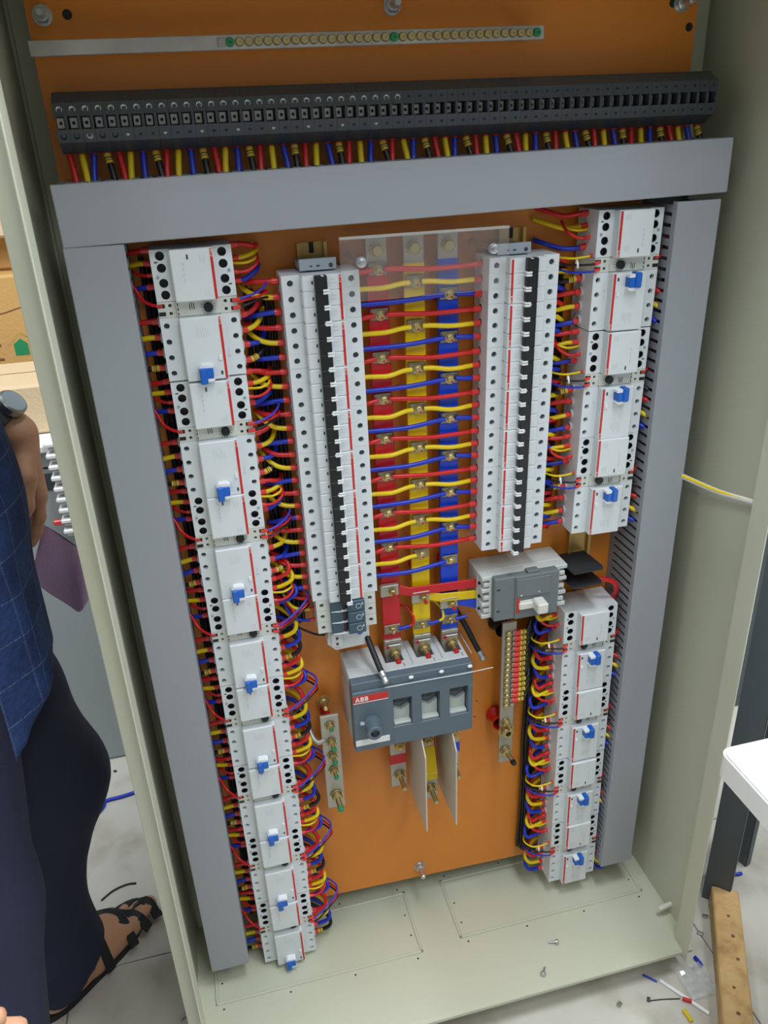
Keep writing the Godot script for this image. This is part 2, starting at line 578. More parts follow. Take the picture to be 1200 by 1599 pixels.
func duct(label, x_or_y, a, b, width, turn, at):
	# local frame: runs along y from a to b, width along x about 0
	var t = thing("cable_duct", label, "cable duct", at, "grey slotted wiring ducts", turn)
	var h := 0.0755
	var hw = width * 0.5
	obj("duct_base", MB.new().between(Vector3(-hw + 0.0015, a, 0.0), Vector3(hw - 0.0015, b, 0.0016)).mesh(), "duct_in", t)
	var pitch := 0.0127
	var n = int((b - a) / pitch)
	var key = "finger"
	if not meshes.has(key):
		var p = v2([-0.0042, 0.0, 0.0042, 0.0, 0.0042, 0.058, 0.0026, 0.0635, -0.0026, 0.0635, -0.0042, 0.058])
		meshes[key] = MB.new().prism(p, Transform3D(Basis(Vector3(0, 1, 0), Vector3(0, 0, 1), Vector3(1, 0, 0)), Vector3(-0.0008, 0, 0)), 0.0016).mesh()
	for s in [-1, 1]:
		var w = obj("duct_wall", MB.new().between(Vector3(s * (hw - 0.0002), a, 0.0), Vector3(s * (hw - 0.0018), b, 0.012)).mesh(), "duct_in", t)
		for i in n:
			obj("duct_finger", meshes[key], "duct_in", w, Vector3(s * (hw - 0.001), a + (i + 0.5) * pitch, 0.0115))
	var c = MB.new()
	c.between(Vector3(-hw, a, h), Vector3(hw, b, h + 0.0025), 0.0009)
	for s in [-1, 1]:
		c.between(Vector3(s * hw, a, h - 0.007), Vector3(s * (hw - 0.0014), b, h + 0.001))
	obj("duct_cover", c.mesh(), "duct", t)

func ducts():
	duct("grey slotted cable duct with plain cover running across under the black terminal row", 0, -0.374, 0.3725, 0.0585, PI / 2 + 0.0163, Vector3(0.1465, 1.2468, 0))
	duct("grey vertical cable duct beside the tallest contactor column", 0, 0.0, 1.1065, 0.059, 0.0022, Vector3(-0.1945, 0.105, 0))
	duct("grey vertical cable duct with open slots showing beside the two shorter contactor columns", 0, 0.0, 1.094, 0.0575, -0.0034, Vector3(0.4822, 0.1225, 0))

func earth_bar():
	var t = thing("earth_bar", "long bare aluminium bar with a row of brass screws near the top of the plate", "busbar", Vector3(0.038, 1.391, 0.0), "", 0.0105)
	obj("bar", MB.new().box(Vector3(0, 0, 0.027), Vector3(0.528, 0.0135, 0.005), 0.0006).mesh(), "aluminium", t)
	for x0 in [-0.256, 0.25]:
		obj("standoff", MB.new().lathe(v2([0.006, 0, 0.006, 0.025]), Transform3D(), 10).mesh(), "zinc", t, Vector3(x0, 0, 0))
	var sm = MB.new().lathe(v2([0.0044, 0, 0.0044, 0.003, 0.0036, 0.0042, 0.0012, 0.0042, 0.0012, 0.003, 0, 0.003]), Transform3D(), 10).mesh()
	for i in 36:
		var x0 = -0.074 + i * 0.0094
		if i in [0, 18, 35]:
			obj("green_screw", sm, "green", t, Vector3(x0, 0, 0.0295))
		else:
			obj("screw", sm, "brass", t, Vector3(x0, 0, 0.0295), Vector3(0, 0, rng.randf() * 3))
	obj("clamp_strip", MB.new().box(Vector3(-0.082, 0, 0.031), Vector3(0.008, 0.008, 0.003), 0.0004).mesh(), "tin", t)

func terminals():
	var p := 0.01207
	var prof = v2([-0.0275, 0.0, -0.0275, 0.030, -0.0215, 0.040, -0.0175, 0.048, -0.0058, 0.0505, -0.0055, 0.036, 0.0055, 0.036, 0.0058, 0.0505, 0.0175, 0.048, 0.0215, 0.040, 0.0275, 0.030, 0.0275, 0.0])
	var ax = Transform3D(Basis(Vector3(0, 1, 0), Vector3(0, 0, 1), Vector3(1, 0, 0)), Vector3(-p * 0.4925, 0, 0))
	var body = MB.new().prism(prof, ax, p * 0.985)
	body.between(Vector3(p * 0.27, -0.0058, 0.036), Vector3(p * 0.485, 0.0058, 0.05))
	body = body.mesh()
	var edge = MB.new()
	for s in [-1, 1]:
		edge.between(Vector3(-p * 0.47, s * 0.0265, 0.03), Vector3(p * 0.47, s * 0.0225, 0.0325), 0.0006)
	edge = edge.mesh()
	var funnel = MB.new().lathe(v2([0.0031, 0, 0.0031, 0.0006, 0.0026, 0.0009, 0.0019, 0.0004, 0.0019, 0.0002, 0, 0.0002]), Transform3D(), 10).mesh()
	var slot = MB.new().lathe(v2([0.0018, 0, 0.0018, 0.0005, 0, 0.0006]), Transform3D(), 8).mesh()
	var jump = MB.new()
	jump.cell(-0.0032, 0.0032, -0.0045, 0.0045, 0, 0, 0.0017, 0.001, 0.0009, 10)
	jump.between(Vector3(-0.0032, -0.0045, -0.001), Vector3(0.0032, 0.0045, 0.0002))
	jump = jump.mesh()
	var jhole = MB.new().lathe(v2([0.0017, 0.0004, 0, 0.0004]), Transform3D(), 10).mesh()
	for i in 60:
		var t = thing("terminal_block", "dark grey rail terminal block, %s from the left end of the long row" % ordinal(i + 1), "terminal block", Vector3(-0.2075 + i * p, 1.3235 + i * 0.00002, 0.0), "terminal blocks in the long dark row", 0.002)
		obj("housing", body, "terminal", t)
		obj("rim", edge, "terminal_edge", t)
		var bright = i < 29
		for s in [-1, 1]:
			obj("screw", funnel if bright and (s > 0 or i < 5) else slot, "steel" if bright and (s > 0 or i % 3 == 2) else "pit", t, Vector3(0, s * 0.0118, 0.0488))
		var jp = obj("jumper_plate", jump, "jumper", t, Vector3(-0.0016, 0, 0.0385))
		obj("screw_hole", jhole, "pit", jp)
	# wires dropping from the blocks into the duct
	var cols = ["red", "yellow", "blue", "black"]
	for i in 60:
		var c = cols[i % 4]
		var x0 = -0.2085 + i * p
		var j = rng.randf_range(-0.004, 0.004) + (0.004 if c == "black" else 0.0)
		var pts = [Vector3(x0, 1.306, 0.022), Vector3(x0 + j * 0.2, 1.292, 0.0255), Vector3(x0 + j * 0.7, 1.278, 0.031), Vector3(x0 + j, 1.262, 0.036), Vector3(x0 + j, 1.244, 0.036)]
		wire("terminal_wire", "%s%s wire hanging below the %s terminal block from the left" % [c, " marker-sleeved" if c == "black" else "", ordinal(i + 1)], "terminal wire", "wires under the terminal row", c, pts, 0.0033, 0.012, 0.0, 0.010 if c == "black" else 0.0, 1.1)

# ---------------------------------------------------------------- rail devices; local x across the rail, y along it, z out
func dev_shell(half, nh, w, zl, zn, holes_l, holes_r, depth, g = 0.0002):
	var mb = MB.new()
	var y0 = -w / 2 + g
	var y1 = w / 2 - g
	var zb := 0.008
	for s in [-1, 1]:
		mb.quad(Vector3(s * half, y0, zb), Vector3(s * half, y1, zb), Vector3(s * half, y1, zl), Vector3(s * half, y0, zl), Vector3(s, 0, 0))
		var yy = y0 if s < 0 else y1
		mb.quad(Vector3(-half, yy, zb), Vector3(half, yy, zb), Vector3(half, yy, zl), Vector3(-half, yy, zl), Vector3(0, s, 0))
		mb.ledge(nh if s > 0 else -half, half if s > 0 else -nh, y0, y1, zl, holes_r if s > 0 else holes_l, depth)
	mb.quad(Vector3(-half, y0, zb), Vector3(half, y0, zb), Vector3(half, y1, zb), Vector3(-half, y1, zb), Vector3(0, 0, -1))
	if zn > zl:
		mb.box(Vector3(0, 0, (zl + zn) / 2 - 0.001), Vector3(nh * 2, w - g * 2, zn - zl + 0.002), 0.0012)
	else:
		mb.quad(Vector3(-nh, y0, zl), Vector3(nh, y0, zl), Vector3(nh, y1, zl), Vector3(-nh, y1, zl), Vector3(0, 0, 1))
	return mb

func screw_mesh(r):
	var key = "screw%.4f" % r
	if not meshes.has(key):
		var mb = MB.new().lathe(v2([r, 0, r, 0.0012, r * 0.8, 0.0018, 0, 0.0018]), Transform3D(), 10)
		mb.box(Vector3(0, 0, 0.0019), Vector3(r * 1.5, r * 0.26, 0.0006), 0.0, Transform3D(Basis(Vector3(0, 0, 1), 0.7)))
		meshes[key] = mb.mesh()
	return meshes[key]

func socket_mesh(r):     # a black socket with a dark screw deep inside
	var key = "socket%.4f" % r
	if not meshes.has(key):
		meshes[key] = MB.new().lathe(v2([r, 0.0003, r * 0.8, 0.0003, r * 0.8, -0.004, 0, -0.004]), Transform3D(), 14).mesh()
	return meshes[key]

func red_stripe(t, x0, w, zn, flip):
	obj("red_stripe", MB.new().box(Vector3(x0, 0, zn), Vector3(0.0028, w - 0.002, 0.0006), 0.0001).mesh(), "stripe", t)
	var py = w / 2 - 0.0055
	obj("logo_patch", MB.new().box(Vector3(x0, py, zn + 0.0001), Vector3(0.0034, 0.007, 0.0007), 0.0001).mesh(), "logo_patch", t)
	obj("logo", text_mesh("ABB", 0.0021), "stripe", t, Vector3(x0, py, zn + 0.0006), Vector3(0, 0, -PI / 2))

func make_rcd():
	var t := Node3D.new()
	var w := 0.070
	var hs = []
	for j in 4:
		hs.append([-0.02625 + j * 0.0175, 0.0032, 0.0])
	var l = []
	var r = []
	for h in hs:
		l.append([h[0], h[1], -0.03625])
		r.append([h[0], h[1], 0.03625])
	obj("housing", dev_shell(0.0428, 0.0225, w, 0.059, 0.071, l, r, 0.009).mesh(), "device", t)
	for s in [-1, 1]:
		for h in hs:
			obj("terminal_screw", screw_mesh(0.0031), "screw", t, Vector3(s * 0.03625, h[0], 0.0512))
		# guard collars on the side walls round the cable entries
		for h in hs:
			obj("entry_collar", MB.new().lathe(v2([0.0052, -0.001, 0.0062, 0.0022, 0.0062, 0.003, 0.0046, 0.003, 0.0042, 0.0002, 0, 0.0002]), facing(Vector3(s * 0.0426, h[0], 0.0315), Vector3(s, 0, 0)), 12).mesh(), "device_side", t)
	red_stripe(t, 0.0203, w, 0.071, false)
	var tg = MB.new()
	tg.box(Vector3(-0.005, -0.0272, 0.0768), Vector3(0.0078, 0.0178, 0.014), 0.0012)
	tg.box(Vector3(0.002, -0.0245, 0.0755), Vector3(0.0085, 0.0118, 0.012), 0.001)
	obj("toggle", tg.mesh(), "blue", t)
	var pr = MB.new()
	pr.prism(v2([-0.0092, -0.0182, 0.0068, -0.0192, 0.0068, -0.0165, 0.003, -0.0148, -0.006, -0.0148]), Transform3D(Basis(), Vector3(0, 0, 0.0705)), 0.0095)
	pr.prism(v2([-0.0008, -0.0345, 0.0068, -0.0335, 0.0068, -0.0304, -0.0008, -0.0306]), Transform3D(Basis(), Vector3(0, 0, 0.0705)), 0.0105)
	obj("toggle_guard", pr.mesh(), "prong", t)
	obj("test_button", MB.new().box(Vector3(0.0158, -0.0105, 0.0718), Vector3(0.0036, 0.0062, 0.002), 0.0007).mesh(), "prong", t)
	obj("indicator", MB.new().box(Vector3(0.0158, -0.0275, 0.0711), Vector3(0.0022, 0.0042, 0.0006), 0.0001).mesh(), "dark_green", t)
	var pt = MB.new()
	for k in 6:
		pt.box(Vector3(-0.006 + k * 0.0024, 0.02 - (k % 3) * 0.0012, 0.0711), Vector3(0.0006, 0.013 - (k % 3) * 0.0024, 0.0002))
	obj("print", pt.mesh(), "print", t)
	obj("print", MB.new().box(Vector3(0.0265, -0.006, 0.0591), Vector3(0.0008, 0.006, 0.0002)).box(Vector3(0.0265, -0.0125, 0.0591), Vector3(0.0028, 0.0028, 0.0002)).mesh(), "print", t)
	return t

func make_contactor():
	var t := Node3D.new()
	var w := 0.0538
	var ys = [-0.02005, -0.0078, 0.0078, 0.02005]
	var l = []
	var r = []
	for q in ys:
		l.append([q, 0.0048, -0.0322])
		r.append([q, 0.0048, 0.0322])
	obj("housing", dev_shell(0.0425, 0.0225, w, 0.059, 0.0735, l, r, 0.009).mesh(), "device", t)
	for s in [-1, 1]:
		for q in ys:
			obj("terminal_socket", socket_mesh(0.0048), "pit", t, Vector3(s * 0.0322, q, 0.0578))
		obj("coil_screw", screw_mesh(0.0018), "clamp_grey", t, Vector3(s * 0.0375, s * 0.001 - 0.0005, 0.0584))
		obj("print", MB.new().box(Vector3(s * 0.0372, -s * 0.0138, 0.0591), Vector3(0.0034, 0.0015, 0.0002)).mesh(), "mark", t)
	red_stripe(t, 0.0203, w, 0.0735, false)
	obj("window", MB.new().box(Vector3(-0.0045, 0.019, 0.0736), Vector3(0.0018, 0.0048, 0.0004)).mesh(), "dark_green", t)
	var pt = MB.new()
	for k in 4:
		pt.box(Vector3(0.008 + k * 0.0018, 0.016, 0.0736), Vector3(0.0005, 0.009 - k % 2 * 0.003, 0.0002))
		pt.box(Vector3(0.009 + k * 0.0018, -0.019, 0.0736), Vector3(0.0005, 0.007, 0.0002))
		pt.box(Vector3(-0.01, 0.012 - k * 0.0055, 0.0736), Vector3(0.0014, 0.0035, 0.0002))
	obj("print", pt.mesh(), "print", t)
	return t

func make_timer():
	var t := Node3D.new()
	var w := 0.0174
	var l = [[-0.0042, 0.0019, -0.0295], [0.0042, 0.0019, -0.0295]]
	var r = [[-0.0042, 0.0019, 0.0295], [0.0042, 0.0019, 0.0295]]
	obj("housing", dev_shell(0.0425, 0.0235, w, 0.059, 0.0615, l, r, 0.005).mesh(), "strip", t)
	for s in [-1, 1]:
		for q in [-0.0042, 0.0042]:
			obj("terminal_screw", screw_mesh(0.0017), "screw", t, Vector3(s * 0.0295, q, 0.0545))
			obj("wire_port", MB.new().box(Vector3(s * 0.0385, q, 0.0591), Vector3(0.0072, 0.0042, 0.0005)).mesh(), "pit", t)
	obj("dial", MB.new().lathe(v2([0.0052, 0, 0.0052, 0.004, 0.0044, 0.0048, 0, 0.0048]), Transform3D(Basis(), Vector3(0.0106, 0, 0.0615)), 12).box(Vector3(0.0106, 0, 0.0663), Vector3(0.0075, 0.001, 0.001)).mesh(), "black", t)
	var tk = MB.new()
	for k in 14:
		var a = TAU * k / 14.0
		var e = Transform3D(Basis(Vector3(0, 0, 1), a), Vector3(0.0106, 0, 0.0616))
		tk.box(Vector3(0.0072, 0, 0), Vector3(0.0022, 0.0004, 0.0002), 0.0, e)
	obj("dial_scale", tk.mesh(), "mark", t)
	var pt = MB.new()
	for k in 3:
		pt.box(Vector3(-0.009 + k * 0.0022, 0.002 + k % 2 * 0.001, 0.0616), Vector3(0.0009, 0.007, 0.0002))
		pt.box(Vector3(-0.0215, 0.005 - k * 0.005, 0.0616), Vector3(0.0012, 0.003, 0.0002))
	obj("print", pt.mesh(), "mark", t)
	return t

func make_breaker(poles, flip):
	var t := Node3D.new()
	var w = 0.0175
	if not meshes.has("pole"):
		meshes["pole"] = dev_shell(0.044, 0.0232, 0.01743, 0.056, 0.068, [[0.0, 0.0035, -0.0346]], [[0.0, 0.0035, 0.0346]], 0.006, 0.00004).mesh()
		meshes["lever"] = MB.new().box(Vector3(-0.0028, 0, 0.0715), Vector3(0.0136, 0.01742, 0.009), 0.0007).mesh()
		var pr = MB.new()
		for q in [-0.0071, -0.0102]:
			pr.box(Vector3(0.0022, q, 0.0722), Vector3(0.0076, 0.0024, 0.0098), 0.0005)
		meshes["prongs"] = pr.mesh()
		meshes["entry"] = MB.new().lathe(v2([0.0046, 0, 0.0046, 0.0006, 0.004, 0.0008, 0.0035, 0.0002, 0, 0.0002]), Transform3D(), 10).mesh()
	for k in poles:
		var y0 = ((poles - 1) * 0.5 - k) * 0.01744
		obj("pole", meshes["pole"], "device", t, Vector3(0, y0, 0))
		for s in [-1, 1]:
			obj("terminal_screw", screw_mesh(0.0032), "screw", t, Vector3(s * 0.0346, y0, 0.051))
			obj("cable_entry", meshes["entry"], "pit", t, Vector3(s * 0.0439, y0, 0.0305), Vector3(0, s * PI / 2, 0))
		obj("lever", meshes["lever"], "black", t, Vector3(0, y0, 0))
		obj("lever_guard", meshes["prongs"], "prong", t, Vector3(0, y0 + (0.01744 if flip else 0.0), 0))
		obj("indicator", MB.new().box(Vector3(-0.0118, y0 + 0.001, 0.0682), Vector3(0.0018, 0.0036, 0.0006)).mesh(), "dark_green", t)
		obj("print", MB.new().box(Vector3(0.0115, y0 + 0.003, 0.0681), Vector3(0.006, 0.0007, 0.0002)).box(Vector3(0.011, y0 - 0.001, 0.0681), Vector3(0.007, 0.0005, 0.0002)).mesh(), "print", t)
	for e in [-1, 1]:
		obj("handle_tie", MB.new().box(Vector3(-0.001, e * (poles * 0.00872 - 0.0004), 0.0722), Vector3(0.0032, 0.0008, 0.0092), 0.0003).mesh(), "prong", t)
	red_stripe(t, 0.0196, poles * w - 0.001, 0.068, flip)
	return t

func put(proto, called, label, category, at, turn, group):
	var r = proto.duplicate()
	r.name = numbered(called)
	add_child(r)
	r.position = at
	r.rotation.z = turn
	return tag(r, label, category, group)

func rail(label, at, L, turn):
	var prof = v2([-0.0175, 0.0075, -0.0135, 0.0075, -0.0135, 0.001, 0.0135, 0.001, 0.0135, 0.0075, 0.0175, 0.0075, 0.0175, 0.0065, 0.0145, 0.0065, 0.0145, 0.0, -0.0145, 0.0, -0.0145, 0.0065, -0.0175, 0.0065])
	var t = thing("mounting_rail", label, "rail", at, "", turn)
	obj("rail", MB.new().prism(prof, Transform3D(Basis(Vector3(1, 0, 0), Vector3(0, 0, 1), Vector3(0, -1, 0)), Vector3.ZERO), L).mesh(), "yellow_zinc", t)
	for e in [0.006, L - 0.008]:
		obj("rail_slot", MB.new().box(Vector3(0, -e, 0.0012), Vector3(0.0055, 0.012, 0.0006), 0.0).mesh(), "pit", t)

# where the columns stand: [name, x at y = 1.2, lean, half turn, centres of the blue-toggle breakers from the top down]
func columns():
	return [
		["the long column", -0.1027, 0.0045, 0.0, [1.0965, 0.954, 0.8135, 0.673, 0.5313, 0.3891, 0.2479, 0.1053]],
		["the short upper column", 0.4096, -0.0155, PI, [1.1046, 0.9625, 0.8223]],
		["the short lower column", 0.3969, 0.0094, PI, [0.5523, 0.411, 0.2678, 0.128]]]

func xcol(c, y):
	return c[1] + (1.2 - y) * c[2]

func device_columns():
	var rcd = make_rcd()
	var con = make_contactor()
	var tim = make_timer()
	for c in columns():
		for k in c[4].size():
			var y = c[4][k]
			var o = ordinal(k + 1)
			put(con, "contactor", "white modular contactor with plain front, %s from the top of %s" % [o, c[0]], "contactor", Vector3(xcol(c, y + 0.0792), y + 0.0792, 0), c[3] + c[2], "modular contactors")
			put(tim, "timer_module", "slim white timer module with black dial, %s down %s" % [o, c[0]], "timer", Vector3(xcol(c, y + 0.0436), y + 0.0436, 0), c[3] + c[2], "slim dial modules")
			put(rcd, "residual_breaker", "white residual-current breaker with blue toggle, %s down %s" % [o, c[0]], "breaker", Vector3(xcol(c, y), y, 0), c[3] + c[2], "blue-toggle breakers")
	for q in [rcd, con, tim]:
		q.free()
	rail("yellow zinc mounting rail behind the long contactor column", Vector3(-0.1027, 1.2, 0), 1.12, 0.0045)
	rail("yellow zinc mounting rail showing below the short upper contactor column", Vector3(0.4096, 1.2, 0), 0.52, -0.0155)
	rail("yellow zinc mounting rail behind the short lower contactor column", Vector3(0.402, 0.655, 0), 0.56, 0.0094)

const BL := [0.0341, 0.0066]
const BR := [0.2773, -0.0112]
func ypole(i):
	return 1.1566 - 0.0175 * i

func miniature_breakers():
	var three = make_breaker(3, false)
	for j in 8:
		var y = ypole(3 * j + 1)
		put(three, "miniature_breaker", "white three-pole breaker with black levers, %s from top, column before the red busbar" % ordinal(j + 1), "breaker", Vector3(BL[0] + (1.1566 - y) * BL[1], y, 0), BL[1], "three-pole breakers with black levers")
	three.free()
	three = make_breaker(3, true)
	for j in 7:
		var y = ypole(3 * j + 1) + 0.0008
		put(three, "miniature_breaker", "white three-pole breaker with black levers, %s from top, column past the blue busbar" % ordinal(j + 1), "breaker", Vector3(BR[0] + (1.1566 - y) * BR[1], y, 0), PI + BR[1], "three-pole breakers with black levers")
	three.free()
	var one = make_breaker(1, true)
	var y1 = ypole(21) + 0.0008
	put(one, "miniature_breaker", "single-pole white breaker at the foot of the column past the blue busbar", "breaker", Vector3(BR[0] + (1.1566 - y1) * BR[1], y1, 0), PI + BR[1], "")
	one.free()
	rail("yellow zinc mounting rail ending above the breakers before the red busbar", Vector3(0.0345, 1.192, 0), 0.56, 0.0066)
	rail("yellow zinc mounting rail ending above the breakers past the blue busbar", Vector3(0.2815, 1.192, 0), 0.43, -0.0112)
	for q in [[0.0335, 1.172, "before the red busbar"], [0.2675, 1.1725, "past the blue busbar"]]:
		var t = thing("end_clamp", "small grey rail clamp on top of the breaker column " + q[2], "clamp", Vector3(q[0], q[1], 0))
		obj("clamp_body", MB.new().box(Vector3(0, 0, 0.026), Vector3(0.042, 0.0085, 0.036), 0.0008).box(Vector3(0.0, 0.0015, 0.0455), Vector3(0.042, 0.0125, 0.005), 0.0006).mesh(), "clamp_grey", t)
		obj("clamp_screw", screw_mesh(0.0024), "screw", t, Vector3(0.0145, 0, 0.0472))
		obj("print", MB.new().box(Vector3(-0.008, 0, 0.0481), Vector3(0.003, 0.0016, 0.0002)).box(Vector3(0.0, 0, 0.0481), Vector3(0.004, 0.002, 0.0002)).mesh(), "mark", t)
	# fuse disconnector and the small monitor under the first column
	var t = thing("fuse_disconnector", "three-pole fuse holder with dark teal levers below the breakers before the red busbar", "fuse holder", Vector3(0.0372, ypole(25), 0), "", 0.0066)
	for k in 3:
		var y0 = (1 - k) * 0.0175
		obj("pole", dev_shell(0.0405, 0.0232, 0.0175, 0.056, 0.056, [[0.0, 0.003, -0.033]], [[0.0, 0.003, 0.033]], 0.006).mesh(), "strip", t, Vector3(0, y0, 0))
		for s in [-1, 1]:
			obj("terminal_screw", screw_mesh(0.0027), "screw", t, Vector3(s * 0.033, y0, 0.051))
		obj("fuse_lever", MB.new().box(Vector3(0.011, y0, 0.063), Vector3(0.0235, 0.0165, 0.016), 0.001).box(Vector3(-0.014, y0, 0.059), Vector3(0.0165, 0.0165, 0.01), 0.001).mesh(), "fuse", t)
		obj("fuse_link", MB.new().box(Vector3(-0.0045, y0, 0.0595), Vector3(0.004, 0.0168, 0.008), 0.0004).mesh(), "fuse_wine", t)
		obj("lever_rim", MB.new().prism(v2([-0.022, -0.0072, -0.012, -0.0088, 0.002, -0.0086, 0.002, -0.0072, -0.006, -0.007, -0.007, -0.0054, -0.0085, -0.0072]), Transform3D(Basis(), Vector3(0, y0, 0.056)), 0.0095).mesh(), "prong", t)
		obj("print", MB.new().lathe(v2([0.004, 0, 0.004, 0.0003, 0.0032, 0.0003]), Transform3D(Basis(), Vector3(0.014, y0, 0.0711)), 10).box(Vector3(0.0195, y0 + 0.003, 0.0711), Vector3(0.002, 0.003, 0.0003)).mesh(), "print", t)
	var v = thing("voltage_monitor", "small white monitor base with a blue dot under the teal fuse holder", "relay", Vector3(0.0385, 0.672, 0))
	obj("base", MB.new().prism(v2([-0.026, 0.014, 0.031, 0.018, 0.031, -0.018, -0.018, -0.020, -0.029, -0.008]), Transform3D(Basis(), Vector3(0, 0, 0.008)), 0.034).mesh(), "device", v)
	obj("raised_end", MB.new().box(Vector3(-0.016, -0.001, 0.0445), Vector3(0.016, 0.022, 0.007), 0.0012).mesh(), "device", v)
	obj("blue_dot", MB.new().lathe(v2([0.0042, 0, 0.0042, 0.0012, 0, 0.0014]), Transform3D(Basis(), Vector3(0.0175, 0.004, 0.042)), 14).mesh(), "blue", v)
	for q in [0.003, -0.006]:
		obj("screw", screw_mesh(0.002), "screw", v, Vector3(-0.016, q, 0.0478))
	obj("cable_screw", MB.new().lathe(v2([0.003, 0, 0.003, 0.004, 0.002, 0.005, 0, 0.005]), facing(Vector3(-0.0255, 0.003, 0.034), Vector3(-1, 0, 0)), 10).mesh(), "brass", v)

